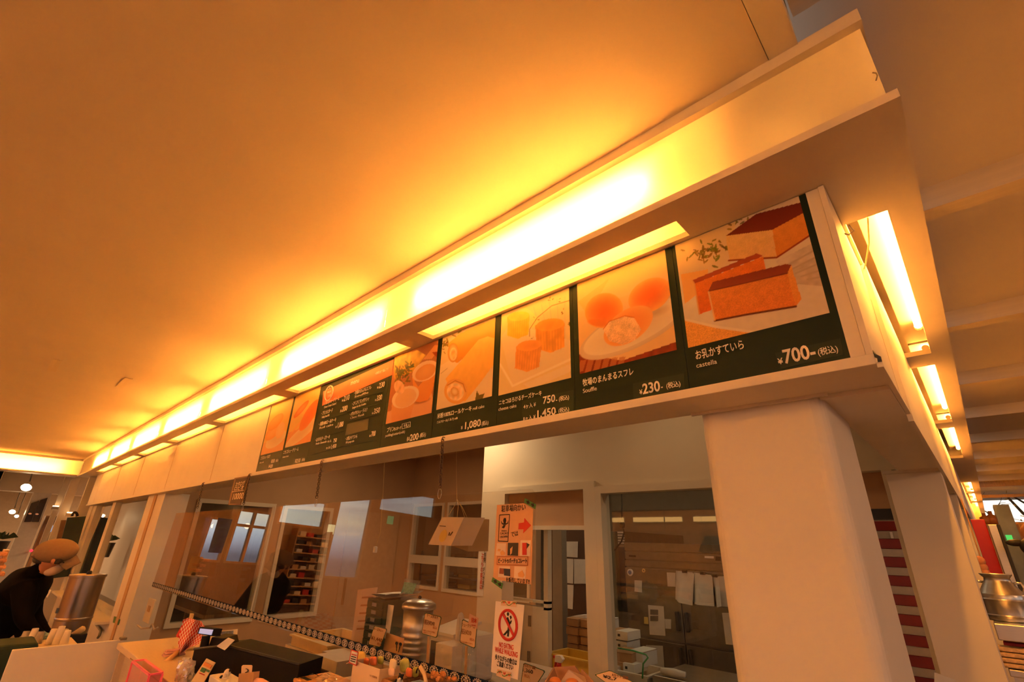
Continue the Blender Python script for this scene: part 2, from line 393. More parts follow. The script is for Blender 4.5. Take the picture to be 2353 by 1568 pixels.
w1 = empty('window_1', (-1.8, YK, .72), 'white framed kitchen window beside the column', 'window'); w1['kind'] = 'structure'
winframe('window_frame', wx0-.012, -1.29, .395, zd+.012, YK-.03, YK+.10, .06, cream, w1)
box('pane', wx0+.045, -1.345, YK+.05, YK+.056, .45, zd-.04, glass, w1)
d1 = empty('door_1', (-2.9, YK, 0), 'cream doorway frame into the kitchen', 'doorway'); d1['kind'] = 'structure'
mb = MB(); mb.box(kx1-.07, kx1+.004, YK-.03, YK+.13, 0, zd-.004); mb.box(dx1-.004, wx0-.0125, YK-.03, YK+.13, 0, zd-.004); mb.box(kx1-.07, wx0-.0125, YK-.03, YK+.13, zd-.004, zd+.06)
mb.build('door_frame', cream, d1)
box('transom_panel', kx1, dx1, YK+.03, YK+.06, zd-.30, zd, kitch, d1); box('transom_rail', kx1, dx1, YK+.01, YK+.08, zd-.335, zd-.30, cream, d1)
# right part: doorway beside the red trays
d2 = empty('door_2', (-.6, YK, 0), 'cream framed doorway between column and side post', 'doorway'); d2['kind'] = 'structure'
mb = MB(); mb.box(-.36, -.31, YK-.06, YK+.125, 0, zd-.005); mb.box(-1.19, -.29, YK-.06, YK+.125, zd-.005, zd+.05)
mb.build('door_frame', cream, d2); box('transom_panel', -1.2, -.36, YK+.03, YK+.06, H+.068*YK, zd, kitch, d2)
box('recess', -1.2, -.36, YK+.02, YK+.10, H+.052*YK, H+.068*YK, dark, d2)
# staff area: wall to the far left with windows, rear wall
XW = -7.26
mbk = MB(); yw = [1.42, 1.90, 2.88, 3.0, 3.75, 9.0]
zs0, zs1 = H-1.02, H+.42
mbk.box(XW-.12, XW, 1.45, 9, zs1, 2.86); mbk.box(XW-.12, XW, 1.45, 9, 0, zs0)
for a, b in ((1.45,1.90),(2.88,3.0),(3.75,9.0)): mbk.box(XW-.12, XW, a, b, zs0, zs1)
mbk.build('wall_staff', kitch, label='ochre side wall of the staff area with two windows', cat='wall', **S)
for i, (a, b) in enumerate(((1.90,2.88),(3.0,3.75))):
    w = empty('window_%d' % (i+2), (XW, (a+b)/2, zs0), f'{["nearer","farther"][i]} framed window in the ochre staff wall', 'window'); w['kind'] = 'structure'
    mb = MB(); t = .05
    for q in ((a,b,zs1-t,zs1),(a,b,zs0,zs0+t),(a,a+t,zs0+t,zs1-t),(b-t,b,zs0+t,zs1-t)): mb.box(XW-.10, XW+.025, *q)
    mb.build('window_frame', cream, w); box('pane', XW-.05, XW-.044, a+t, b-t, zs0+t, zs1-t, glass, w)
mbk = MB(); YR = 5.2
mbk.box(XW, -4.40, YR, YR+.1, H+.58, 2.86); mbk.box(XW, -4.40, YR, YR+.1, 0, .80)
for a in (XW, -6.35, -5.35, -4.49): mbk.box(a, a+.09, YR, YR+.1, .8, H+.58)
mbk.build('wall_rear', kitch, label='ochre rear wall of the staff area with wide windows', cat='wall', **S)
for i, (a, b) in enumerate(((XW+.09,-6.35),(-6.26,-5.35),(-5.26,-4.49))):
    w = empty('window_%d' % (i+4), ((a+b)/2, YR, .8), f'{nth[i]} window in the ochre rear wall counting from the far corner', 'window'); w['kind'] = 'structure'
    winframe('window_frame', a, b, .80, H+.58, YR-.02, YR+.08, .045, cream, w)
    box('mid_rail', a+.045, b-.045, YR-.02, YR+.08, H-.34, H-.22, cream, w); box('pane', a+.045, b-.045, YR+.03, YR+.036, .845, H+.53, glass, w)
mb = MB(); mb.box(kx0, kx0+.08, YK+.121, YK+.30, 0, 2.86); mb.build('wall_return', cream, label='short cream return wall behind the pier', cat='wall', **S)
# kitchen shell
box('wall_far_kitchen', -9, -.14, 7.6, 7.7, 0, 2.86, pm('kitchen_wall', (.55,.50,.40), .6, var=.04), label='pale kitchen wall far behind the fridge', cat='wall', **S)
# left: window wall under the plain fascia
YWL = 1.46
post0, post1 = W(342,1141,y=YWL).x, W(373,1136,y=YWL).x
wl0 = W(213,1165,y=YWL).x
zsl = H-.655*YWL
mbk = MB()
mbk.box(post0, post1+.15, YWL, YWL+.25, 0, 1.935); mbk.box(wl0-.35, wl0, YWL, YWL+.16, 0, 1.935); mbk.box(wl0, post0, YWL, YWL+.16, 0, zsl-.03)
mbk.build('wall_left_window', white, label='white post and low wall around the far left window', cat='wall', **S)
w = empty('window_7', ((wl0+post0)/2, YWL, zsl), 'tall white framed window left of the register area', 'window'); w['kind'] = 'structure'
mxx = W(262,1158,y=YWL).x
box('sill', wl0-.02, post0+.02, YWL-.14, YWL+.16, zsl-.03, zsl, white, w, bev=.004)
box('mullion', mxx-.22, mxx+.02, YWL+.02, YWL+.12, zsl, 1.935, white, w)
box('mullion', wl0, wl0+.3, YWL+.02, YWL+.12, zsl, 1.935, white, w)
box('pane', wl0+.3, post0, YWL+.06, YWL+.066, zsl, 1.935, glass, w)
# outer shell
def wallwin(name, fixed, axis, a0, a1, z1, wins, zlo, zhi, th, mat, label, fm):
    """wall with a row of windows; wins = (from, to, sill, head)"""
    mb = MB(); cur = a0
    def B(p, q, z0, zz):
        if q-p > 1e-4 and zz-z0 > 1e-4:
            mb.box(*((fixed, fixed+th, p, q) if axis == 'y' else (p, q, fixed, fixed+th)), z0, zz)
    for p, q, s, h in sorted(wins): B(cur, p, 0, z1); B(p, q, 0, s); B(p, q, h, z1); cur = q
    B(cur, a1, 0, z1); mb.build(name, mat, label=label, cat='wall', **S)
WN = [8]
def addwin(fixed, axis, p, q, s, h, fm, label, mulls=(), rails=()):
    n = WN[0]; WN[0] += 1; t = .05
    c = (fixed, (p+q)/2, s) if axis == 'y' else ((p+q)/2, fixed, s)
    w = empty('window_%d' % n, c, label, 'window'); w['kind'] = 'structure'
    def B(m, a, b, z0, zz, d0=-.02, d1=.10):
        m.box(*((fixed+d0, fixed+d1, a, b) if axis == 'y' else (a, b, fixed+d0, fixed+d1)), z0, zz)
    m = MB(); B(m,p,q,h-t,h); B(m,p,q,s,s+t); B(m,p,p+t,s+t,h-t); B(m,q-t,q,s+t,h-t); m.build('window_frame', fm, w)
    for mu in mulls: m = MB(); B(m,mu-.03,mu+.03,s+t,h-t); m.build('mullion', fm, w)
    for r in rails: m = MB(); B(m,p+t,q-t,r-.03,r+.03,-.015,.095); m.build('rail', fm, w)
    m = MB(); B(m,p+t,q-t,s+t,h-t,.04,.046); m.build('pane', glass, w)

box('ceiling', -13.4, -.0, -8.9, -2.4, 3.75, 3.9, ceilm, label='high ceiling behind the counter front', cat='ceiling', **S)
box('wall_drop', -13.4, -.0, -2.46, -2.4, ZC, 3.75, ceilm, label='drop fascia where the flat ceiling ends', cat='wall', **S)
LW = [(-1.55,-1.05,1.1,2.06),(-2.45,-1.62,1.1,2.32),(-3.86,-2.60,2.08,2.78),(-2.98,-2.60,.9,2.02),(-5.25,-4.18,.9,3.2),(-7.65,-5.48,2.78,3.5)]
LW2 = [(-1.55,-1.05,1.1,2.06),(-2.45,-1.62,1.1,2.32),(-3.86,-2.60,2.08,2.78),(-5.25,-4.18,.9,3.2),(-7.65,-5.48,2.78,3.5)]
wallwin('wall_left', -13.4, 'y', -8.9, .15, 3.75, LW2, 0, 0, .1, oak, 'timber end wall with tall windows behind the viewer', oak)
for i, (p, q, s_, h) in enumerate(LW2):
    addwin(-13.4, 'y', p, q, s_, h, pine, f'timber window {nth[i]} along the end wall seen mirrored in the acrylic', mulls=((-2.03,) if i == 1 else ()), rails=((1.95,) if i == 1 else ()))
box('wall_left_return', -23.6, -13.3, .05, .15, 0, 3.0, white, label='white wall closing the far hall', cat='wall', **S)
box('wall_end', -23.7, -23.6, .05, 21, 0, 3.0, pm('hall_wall', (.60,.50,.38), .7), label='tan end wall of the far hall', cat='wall', **S)
wallwin('wall_back', -9.0, 'x', -13.4, 7.1, 3.9, [(-2.8,-.9,.9,3.0),(.6,2.5,.9,2.8),(3.6,5.6,.9,2.8)], 0, 0, .1, pine, 'timber wall with big windows behind the viewer', pine)
for i, p in enumerate((-2.8,.6,3.6)):
    addwin(-9.0, 'x', p, p+(1.9 if i < 2 else 2.0), .9, 3.0 if i < 1 else 2.8, pine, f'big window {["one","two","three","four","five","six"][i]} in the wall behind the viewer')
wallwin('wall_side', 7.0, 'y', -9, 20.6, 3.2, [(-4.6,-1.8,.8,2.8),(0,2.2,.8,2.8),(3.2,5.4,.8,2.8)], 0, 0, .1, pine, 'timber side wall with large windows out of view', pine)
for i, (p, q) in enumerate(((-4.6,-1.8),(0,2.2),(3.2,5.4))):
    addwin(7.0, 'y', p, q, .8, 2.8, pine, f'large side window {["one","two","three","four","five"][i]} out of view')
YB = 15.0
zz = lambda py: W(2300, py, y=YB).z
wallwin('wall_gable', YB, 'x', -.08, 7.1, 3.2, [(-.02,4.0,zz(1206),zz(1112))], 0, 0, .1, pine, 'timber end wall with long window band', pine)

addwin(YB, 'x', -.02, 4.0, zz(1206), zz(1112), pine, 'long window band in the far end wall', rails=(zz(1140),))

# unseen cove added behind the viewer to brighten the flat ceiling
dp4 = empty('light_box_diffuser', (-6, -2.38, ZST), 'added dim fill cove on the far side of the ceiling bay', 'light panel')
dim = emitmat('lit_dim_fill', WARM, 120)
for k in range(7):
    a, b = -12.6+1.8*k, -10.82+1.8*k; sheet('pane', [(a,-2.30,2.58),(b,-2.30,2.58),(b,-2.30,ZC-.002),(a,-2.30,ZC-.002)], diffm, dp4); cyl('lamp_tube', (a+.15,-2.36,2.66), (b-.15,-2.36,2.66), .0145, dim, dp4, n=8)
box('soffit', XL, -.12, -2.46, -2.28, 2.55, 2.58, white, label='white ledge under the added fill cove behind the viewer', cat='soffit', **S)

# things mirrored in the screens: shelf boards, lantern, exit sign and a blue banner on the end wall
e = empty('display_shelf', (-13.1, -3.4, 0), 'timber display shelf on the end wall seen mirrored in the acrylic', 'shelf')
for k in range(9): box('shelf', -13.25, -12.9, -3.95, -3.05, .3+.19*k, .325+.19*k, pine, e)
for y in (-3.98, -3.05): box('side_board', -13.25, -12.9, y, y+.03, 0, 2.02, oak, e)
for k in range(9):
    for j in range(4):
        if (k*7+j*3) % 4: box('stock_row', -13.2, -12.95, -3.93+.215*j, -3.93+.215*j+.15, .3255+.19*k, .40+.19*k+.02*((k+j) % 3), (paper, kraft, dark, redink, cream)[(k*2+j) % 5], e)
e = empty('wall_lantern', (-13.2, -4.05, 1.9), 'small glowing wall lantern seen mirrored in the acrylic', 'lamp')
box('lantern_body', -13.29, -13.12, -4.14, -3.99, 1.95, 1.97, oak, e); box('lantern_body', -13.29, -13.12, -4.14, -3.99, 2.22, 2.24, oak, e); box('lantern_glass', -13.28, -13.13, -4.13, -4.0, 1.971, 2.219, emitmat('lit_lantern', (1.0,.78,.36), 2.2), e)
e = empty('exit_sign', (-13.28, -5.95, 2.45), 'green exit sign seen mirrored in the acrylic', 'sign'); box('sign_face', -13.29, -13.25, -6.05, -5.85, 2.45, 2.68, emitmat('lit_exit_green', (.30,.75,.25), .9), e)
slab('blue_banner', [(-13.24,-1.50,1.3),(-13.24,-1.22,1.3),(-13.24,-1.20,2.05),(-13.24,-1.52,2.05)], (-.01,0,0), pm('banner_blue', (.05,.07,.30), .7, var=.4, scale=8), label='blue banner hanging at the end wall window', cat='banner')
# ------------------------------------------------------------------ lamps of the shop, with added fill lights
fillm = emitmat('lit_fill_lamp', (1.0, .50, .21), 50)
kitl = emitmat('lit_kitchen_tube', (1.0, .62, .30), 26)
kith = emitmat('lit_hall_fill', (1.0, .58, .28), 75)
spotm = emitmat('lit_spot_lens', (1.0, .72, .40), 40)
def globe(x, y, z, ztop, label):  # unseen pendants added as fill for the ceiling and column
    e = empty('fill_pendant', (x, y, z-.13), label, 'lamp', 'added fill globes behind the viewer')
    lathe('globe', (x, y, z-.13), [(.004,0),(.05,.012),(.095,.05),(.125,.11),(.125,.15),(.095,.21),(.045,.245)], fillm, e, n=20)
    lathe('cap', (x, y, z+.115), [(.045,0),(.05,.02),(.02,.06)], steeld, e, n=16)
    tube('cord', [(x,y,z+.17), (x,y,ztop)], .004, dark, e, n=6)
gp = [(-1.2,-3.2),(1.2,-3.2),(3.6,-3.2),(-1.2,-6.2),(1.2,-6.2),(3.6,-6.2),(3.4,-.6),(3.4,2.4),(3.4,6.0)]
for i, (x, y) in enumerate(gp):
    globe(x, y, 2.45, 3.75 if x < 0 else 3.065, f'added fill globe {["one","two","three","four","five","six","seven","eight","nine"][i]} hanging out of view')
def panel(x0, x1, y0, y1, z, mat, label, group=None):
    e = empty('ceiling_light', ((x0+x1)/2, (y0+y1)/2, z), label, 'light', group)
    box('housing', x0-.02, x1+.02, y0-.02, y1+.02, z, z+.05, white, e); sheet('lens', [(x0,y0,z-.002),(x1,y0,z-.002),(x1,y1,z-.002),(x0,y1,z-.002)], mat, e)
panel(-4.0, -3.5, 3.05, 3.20, 2.79, emitmat('lit_staff_lamp', (1.0,.66,.34), 55), 'ceiling light over the staff side of the door')
panel(-6.2, -5.4, 3.2, 3.4, 2.79, kitl, 'ceiling light deep in the staff area')
kit2 = emitmat('lit_dim_kitchen_tube', (1.0, .74, .44), 12)
panel(-3.6, -2.4, 4.6, 4.75, 2.80, kit2, 'kitchen ceiling light in front of the fridge')
panel(-1.6, -.6, 4.6, 4.75, 2.80, kit2, 'kitchen ceiling light above the red trays')
for i, (x, y) in enumerate(((-10.6,-3.6),(-7.6,-3.6),(-4.6,-3.6),(-10.6,-6.6),(-7.6,-6.6),(-4.6,-6.6))):
    panel(x-.4, x+.4, y-.15, y+.15, 3.70, fillm, f'hall ceiling light {["one","two","three","four","five","six"][i]} added high up as unseen fill', 'added high fill lights')  # unseen panels added to brighten the mirrored end wall
strip = emitmat('lit_wall_strip', (1.0,.5,.14), 4.5)
for i, x in enumerate((-10.4,-8.2,-6.0)):
    e = empty('wall_strip_light', (x,-8.85,2.3), f'long warm wall light {["one","two","three"][i]} mirrored in the kitchen window', 'light', 'wall strip lights'); box('lens', x-.9, x+.9, -8.84, -8.80, 2.32, 2.46, strip, e); box('housing', x-.93, x+.93, -8.899, -8.841, 2.29, 2.49, white, e)
for i, (x, y) in enumerate(((-15.2,4.6),(-18.0,4.6),(-20.5,4.2))): panel(x-.5, x+.5, y-.3, y+.3, 2.80, kith, f'hall ceiling lamp {["one","two","three"][i]} added as unseen fill behind the fascia', 'added far hall fill lamps')  # unseen lamps added to brighten the far hall
panel(-1.75, -1.45, 2.85, 2.97, 2.79, kitl, 'small fill light added between column and kitchen window')  # added to brighten the wall above the kitchen window
# ------------------------------------------------------------------ printed pictures: drawn into a fine coloured mesh
printm = vcmat('photo_print_ink', .32, .35)
class Canvas:
    gam = .5
    def __init__(s, x0, x1, z0, z1, step, bg, toplane):
        s.x0, s.x1, s.z0, s.z1 = x0, x1, z0, z1; s.T = toplane
        s.nx, s.nz = max(2, int((x1-x0)/step)), max(2, int((z1-z0)/step))
        s.X, s.Z = np.meshgrid(np.linspace(x0, x1, s.nx+1), np.linspace(z0, z1, s.nz+1))
        s.A = np.zeros(s.X.shape+(3,)); s.A[:] = bg; s.px = step; s.rng = np.random.default_rng(3)
        q = s.rng.random((s.nz//6+3, s.nx//6+3)); i = np.linspace(0, q.shape[0]-1.01, s.nz+1); j = np.linspace(0, q.shape[1]-1.01, s.nx+1)
        i0, j0 = i.astype(int), j.astype(int); fi, fj = (i-i0)[:,None], (j-j0)[None]
        s.cl = (q[i0][:,j0]*(1-fi)*(1-fj)+q[i0+1][:,j0]*fi*(1-fj)+q[i0][:,j0+1]*(1-fi)*fj+q[i0+1][:,j0+1]*fi*fj)
        s.fine = s.rng.random(s.X.shape)
    def P(s, p): return s.T(*p)
    def put(s, m, col, noise=0, fine=0):
        c = np.ones(s.X.shape+(3,))*np.array(col) if np.ndim(col) == 1 else col
        k = 1 + noise*(s.cl-.5)*2 + fine*(s.fine-.5)*2
        s.A = s.A*(1-m[...,None]) + np.clip(c*k[...,None], 0, 1)*m[...,None]
    def poly(s, pts, col, col2=None, noise=0, fine=0, alpha=1.0):
        q = [s.P(p) for p in pts]; ins = np.zeros(s.X.shape, bool); n = len(q)
        for k in range(n):
            (xa, za), (xb, zb) = q[k], q[(k+1) % n]
            if abs(za-zb) < 1e-9: continue
            ins ^= ((za > s.Z) != (zb > s.Z)) & (s.X < (xb-xa)*(s.Z-za)/(zb-za)+xa)
        c = np.array(col, float)
        if col2 is not None:
            zs = [p[1] for p in q]; t = np.clip((s.Z-min(zs))/(max(zs)-min(zs)), 0, 1)[...,None]; c = np.array(col2)*(1-t)+np.array(col)*t
        s.put(ins*alpha, c, noise, fine); return s
    def ell(s, c, a, b, edge, mid=None, noise=0, fine=0, alpha=1.0, soft=.04):
        c, a, b = (np.array(s.P(p)) for p in (c, a, b)); M2 = np.linalg.inv(np.array([a-c, b-c]).T)
        dx, dz = s.X-c[0], s.Z-c[1]; r = np.hypot(M2[0,0]*dx+M2[0,1]*dz, M2[1,0]*dx+M2[1,1]*dz)
        col = np.array(edge, float)
        if mid is not None: t = np.clip(r, 0, 1)[...,None]**2; col = np.array(mid)*(1-t)+np.array(edge)*t
        s.put(np.clip((1-r)/soft, 0, 1)*alpha, col, noise, fine); return s
    def line(s, pts, w, col):
        q = [np.array(s.P(p)) for p in pts]; m = np.zeros(s.X.shape)
        for a, b in zip(q[:-1], q[1:]):
            d = b-a; t = np.clip(((s.X-a[0])*d[0]+(s.Z-a[1])*d[1])/max(1e-12, d@d), 0, 1)
            m = np.maximum(m, np.clip((w-np.hypot(s.X-a[0]-t*d[0], s.Z-a[1]-t*d[1]))/s.px+.5, 0, 1))
        s.put(m, col); return s
    def leaves(s, pts, r, col, n=30, seed=1):
        g = random.Random(seed)
        for k in range(n):
            c = g.choice(pts); p = (c[0]+g.gauss(0, r), c[1]+g.gauss(0, r)); a = g.uniform(0, 6.3); l = r*g.uniform(.45, .95)
            s.ell(p, (p[0]+l*math.cos(a), p[1]+l*math.sin(a)), (p[0]-.35*l*math.sin(a), p[1]+.35*l*math.cos(a)), tuple(c_*g.uniform(.7,1.3) for c_ in col), alpha=.8)
        return s
    def mesh(s, name, to3, parent, mat=None):
        v = [to3(x, z) for x, z in zip(s.X.ravel(), s.Z.ravel())]; w = s.nx+1
        i = (np.arange(s.nz)[:,None]*w+np.arange(s.nx)[None]).ravel(); f = np.stack([i, i+1, i+1+w, i+w], 1)
        o = mk(name, v, f, mat or printm, parent)
        at = o.data.color_attributes.new('print', 'FLOAT_COLOR', 'POINT')
        at.data.foreach_set('color', np.concatenate([np.clip(s.A*s.A**s.gam, 0, 1).reshape(-1,3), np.ones((s.X.size,1))], 1).astype(np.float32).ravel())
        return o
FIT = []
def ptext(s, a, b, hpx, parent, mat=None, Y=None, off=0.0, name='lettering'):
    """lettering on a plane y=Y: baseline from photo point a to photo point b, hpx = photo height at a"""
    Y = Y or D-.0035
    A, B, T = W(*a, y=Y), W(*b, y=Y), W(a[0], a[1]-hpx, y=Y)
    o = text(name, s, (A.x, Y, A.z), (T.z-A.z)*1.38, mat or letter, parent, off=off)
    FIT.append((o, B.x-A.x)); return o
def zm(ox, oy, k): return lambda x, y: (lambda p: (p.x, p.z))(W(ox+x/k, oy+y/k, y=D-.002))
bx = [-.14, -.563, -.998, -1.41, -1.856, -2.305, -3.18, -3.615, -4.05]
lab = ['castella cake menu board next to the column end', 'round souffle menu board', 'cheese cake menu board', 'roll cake menu board', 'pudding cup menu board',
       'price list board headed menu with orange band', 'cream puff menu board beside the price list', 'cream puff pair menu board at the far left end']
MBD = []
for i in range(8):
    e = empty('menu_board', ((bx[i]+bx[i+1])/2, D, ZB), lab[i], 'menu board', 'menu boards along the fascia')
    box('board_panel', bx[i+1]+.0008, bx[i]-.0008, D, D+.010, ZB, ZS-.001, green, e); MBD.append(e)
def photo(i, p0, p1, step, bg, T, side=.012):
    """picture area: left px point at its foot, right px point at its foot"""
    a, b = W(*p0, y=D), W(*p1, y=D); return Canvas(a.x, b.x, (a.z+b.z)/2, ZS-.002, step, bg, T)
to3 = lambda x, z: (x, D-.0018, z)
# castella
T = zm(1530, 440, 4.355); c = photo(0, (1582,800), (1907,720), .0021, (.80,.72,.60), T)
c.poly([(90,540),(700,300),(640,760),(150,900)], (.86,.70,.40), (.80,.66,.46), alpha=.8)
c.poly([(1100,700),(1750,380),(1750,1000),(1300,1000)], (.74,.66,.58), (.66,.56,.48), noise=.12)
for k in range(5): c.line([(1180+60*k,760+30*k),(1700,470+90*k)], .003, (.62,.53,.45))
c.poly([(150,830),(420,780),(430,1100),(190,1160)], (.86,.52,.20), alpha=.8)
c.poly([(160,1150),(440,930),(1330,930),(1700,960),(1700,1230),(880,1420),(200,1285)], (.80,.74,.66), (.78,.70,.60), noise=.03)
c.poly([(150,1270),(215,1285),(500,1350),(900,1405),(820,1440),(240,1700)], (.84,.52,.20), fine=.14)
c.line([(200,1285),(500,1355),(900,1412)], .004, (.86,.78,.66))
c.leaves([(250,640),(350,600),(450,560),(500,500),(520,660),(420,680),(570,560),(640,350),(740,310)], 38, (.30,.27,.07), 60, 3)
c.poly([(600,445),(1065,385),(1110,660),(640,695)], (.86,.66,.36), (.84,.58,.30), noise=.05, fine=.05)
c.poly([(1065,385),(1460,165),(1460,425),(1110,660)], (.82,.45,.15), (.78,.38,.11), noise=.05, fine=.05)
c.poly([(600,445),(905,225),(1330,115),(1500,90),(1460,170),(1065,385)], (.30,.075,.045), (.36,.10,.06))
c.line([(630,692),(800,680),(1110,662),(1460,428)], .0028, (.42,.10,.04))
c.poly([(285,925),(975,650),(1000,790),(440,1195),(335,1230)], (.84,.34,.10), (.80,.27,.08), noise=.07, fine=.07)
c.poly([(262,890),(910,620),(972,648),(285,925)], (.56,.17,.09)); c.line([(262,890),(285,925),(335,1230)], .0022, (.80,.52,.26))
c.poly([(425,1000),(1215,820),(1300,1150),(490,1295)], (.82,.40,.14), (.80,.34,.11), noise=.06, fine=.10)
c.poly([(1215,820),(1255,740),(1358,1080),(1300,1150)], (.86,.50,.18), (.82,.40,.13), fine=.07)
c.poly([(425,1000),(470,905),(1200,727),(1255,737),(1215,820)], (.38,.10,.06), (.42,.12,.07))
c.line([(425,1000),(700,940),(1215,820)], .0016, (.25,.05,.03)); c.line([(490,1295),(800,1235),(1300,1152)], .0032, (.22,.06,.03)); c.line([(427,1005),(490,1290)], .0024, (.86,.62,.34))
c.mesh('photo_print', to3, MBD[0])
# souffle
T = zm(980, 550, 3.3355); c = photo(1, (1333,860), (1556,805), .0026, (.84,.64,.40), T)
c.poly([(1160,340),(1900,60),(1900,300),(1160,560)], (.90,.68,.36), (.86,.66,.44))
for k in range(9): c.line([(1200+90*k,330-34*k),(1420+90*k,150-34*k)], .0012, (.80,.58,.30))
c.poly([(1160,480),(1400,300),(1320,440),(1220,560)], (.88,.62,.34))
c.poly([(1160,880),(1500,930),(1990,760),(1990,930),(1160,1100)], (.34,.07,.035), (.40,.10,.05), noise=.2)
for k in range(6): c.poly([(1180+60*k,930-5*k),(1225+60*k,925-5*k),(1200+60*k,1010),(1150+60*k,1030)], (.62,.30,.16), alpha=.7)
c.ell((1560,690), (1990,560), (1420,905), (.74,.62,.50), (.86,.78,.66), soft=.02); c.ell((1560,680), (1950,560), (1430,870), (.86,.78,.66), (.80,.68,.54), soft=.03)
c.ell((1720,560), (1880,520), (1730,610), (.55,.36,.24), alpha=.5, soft=.6)
c.ell((1355,545), (1508,520), (1345,412), (.88,.54,.24), (.86,.30,.12), noise=.03); c.ell((1310,640), (1400,650), (1312,672), (.84,.36,.14), alpha=.8, soft=.3)
c.ell((1705,430), (1872,355), (1742,552), (.90,.58,.28), (.88,.30,.13), noise=.03)
c.ell((1540,665), (1738,600), (1515,812), (.88,.54,.28), (.86,.42,.20)); 
c.poly([(1355,690),(1400,630),(1520,588),(1590,600),(1645,690),(1600,770),(1500,810),(1400,780)], (.88,.68,.48), (.86,.62,.42), noise=.14, fine=.12)
c.line([(1355,690),(1400,630),(1520,588),(1590,600)], .0015, (.66,.24,.10)); c.mesh('photo_print', to3, MBD[1])
# cheese cake
c = photo(2, (1146,909), (1313,870), .003, (.82,.70,.46), T)
for k in range(8): c.line([(820+60*k,520-20*k),(900+40*k,800)], .0012, (.66,.60,.46))
c.poly([(560,600),(760,520),(900,640),(620,760)], (.88,.74,.40)); c.poly([(570,760),(640,640),(1120,780),(1120,930),(660,1130)], (.86,.76,.58), (.82,.70,.52)); c.line([(565,960),(660,1125),(1115,915)], .005, (.88,.80,.66))
c.poly([(740,1110),(1115,950),(1115,1010),(800,1150)], (.84,.74,.58))
def muffin(top, bot, w, col, rot=.12):
    (x, y), (x2, y2) = top, bot
    c.poly([(x-w,y+4),(x+w,y-w*rot),(x2+w*.95,y2-w*rot),(x2,y2+w*.28),(x2-w*.95,y2)], tuple(q*.92 for q in col), col, noise=.10)
    for k in range(9): xx = -w*.85+k*w*.2; c.line([(x+xx,y+14),(x2+xx*.95,y2+6)], .0011, tuple(q*.82 for q in col))
    c.ell((x,y), (x+w,y-w*rot), (x,y-w*.42), tuple(min(1,q*1.06) for q in col), tuple(q*.95 for q in col), noise=.06)
muffin((705,590), (700,740), 85, (.88,.66,.16)); muffin((945,655), (950,840), 112, (.86,.50,.18)); muffin((785,815), (770,990), 98, (.86,.48,.20))
c.line([(790,745),(790,690),(850,600),(960,510),(1110,465)], .0016, (.30,.20,.08)); c.leaves([(800,745),(850,625),(945,450),(1025,465),(1040,550),(1100,640),(1085,390)], 14, (.30,.21,.08), 22, 5)
c.mesh('photo_print', to3, MBD[2])
# roll cake
c = photo(3, (1003,942), (1131,912), .0032, (.80,.68,.46), T)
c.poly([(60,1000),(220,900),(560,1010),(560,1200),(60,1340)], (.84,.74,.58), (.80,.68,.52)); c.leaves([(150,790),(140,830),(230,720)], 22, (.30,.24,.08), 20, 2)
c.poly([(165,800),(260,720),(420,650),(560,600),(560,740),(300,900),(235,950),(180,920)], (.84,.54,.18), (.74,.42,.12))
c.ell((203,870), (245,880), (196,945), (.66,.36,.12), (.86,.70,.44)); c.ell((205,880), (232,886), (200,930), (.88,.76,.52), (.80,.56,.30), noise=.2)
c.poly([(145,1070),(240,960),(400,770),(470,745),(545,765),(560,900),(420,1090),(300,1240),(220,1250)], (.90,.66,.28), (.84,.54,.20), noise=.04)
c.ell((222,1165), (312,1190), (200,1260), (.80,.48,.20), (.88,.66,.40)); c.ell((220,1170), (285,1190), (205,1235), (.90,.78,.56), (.80,.52,.28), noise=.2)
c.ell((215,1168), (245,1180), (208,1200), (.70,.40,.18), (.86,.72,.48)); c.line([(160,1120),(220,1085),(280,1110),(300,1170)], .0018, (.50,.22,.08))
c.poly([(370,1250),(385,1160),(405,1195),(445,1180),(420,1250)], (.24,.20,.06)); c.line([(110,1030),(160,990)], .001, (.4,.3,.16)); c.mesh('photo_print', to3, MBD[3])
# pudding
T = zm(720, 800, 6.03); c = photo(4, (887,974), (992,951), .0034, (.62,.32,.18), T)
c.poly([(1120,120),(1440,30),(1560,100),(1380,330),(1120,430)], (.86,.62,.18), (.74,.48,.12), noise=.2); c.leaves([(1230,350),(1180,370),(1290,300),(1330,270),(1200,410)], 45, (.20,.20,.06), 60, 4)
c.poly([(1000,900),(1640,620),(1700,1000),(1000,1120)], (.82,.52,.34), (.78,.48,.32)); c.poly([(1520,160),(1680,-40),(1790,-40),(1640,150)], (.84,.50,.28)); c.poly([(1640,60),(1800,40),(1760,180)], (.55,.16,.08))
c.ell((1500,735), (1640,690), (1520,770), (.40,.16,.08), alpha=.7, soft=.5)
c.poly([(1365,390),(1450,540),(1722,230),(1650,590),(1590,720),(1480,755),(1410,740)], (.84,.46,.20), (.82,.40,.16)); c.ell((1545,320), (1722,220), (1490,210), (.90,.72,.54), (.88,.66,.44), soft=.02); c.ell((1550,335), (1690,255), (1510,250), (.80,.46,.24), (.84,.52,.28))
c.poly([(1085,780),(1455,560),(1360,900),(1330,1010),(1080,1060)], (.82,.50,.28), (.78,.44,.26)); c.ell((1270,680), (1455,580), (1215,560), (.90,.76,.60), (.88,.70,.52), soft=.02); c.ell((1275,695), (1420,610), (1230,590), (.86,.62,.42), (.86,.60,.38)); c.ell((1190,545), (1265,560), (1190,640), (.88,.66,.48), (.86,.58,.38), noise=.2)
c.mesh('photo_print', to3, MBD[4])
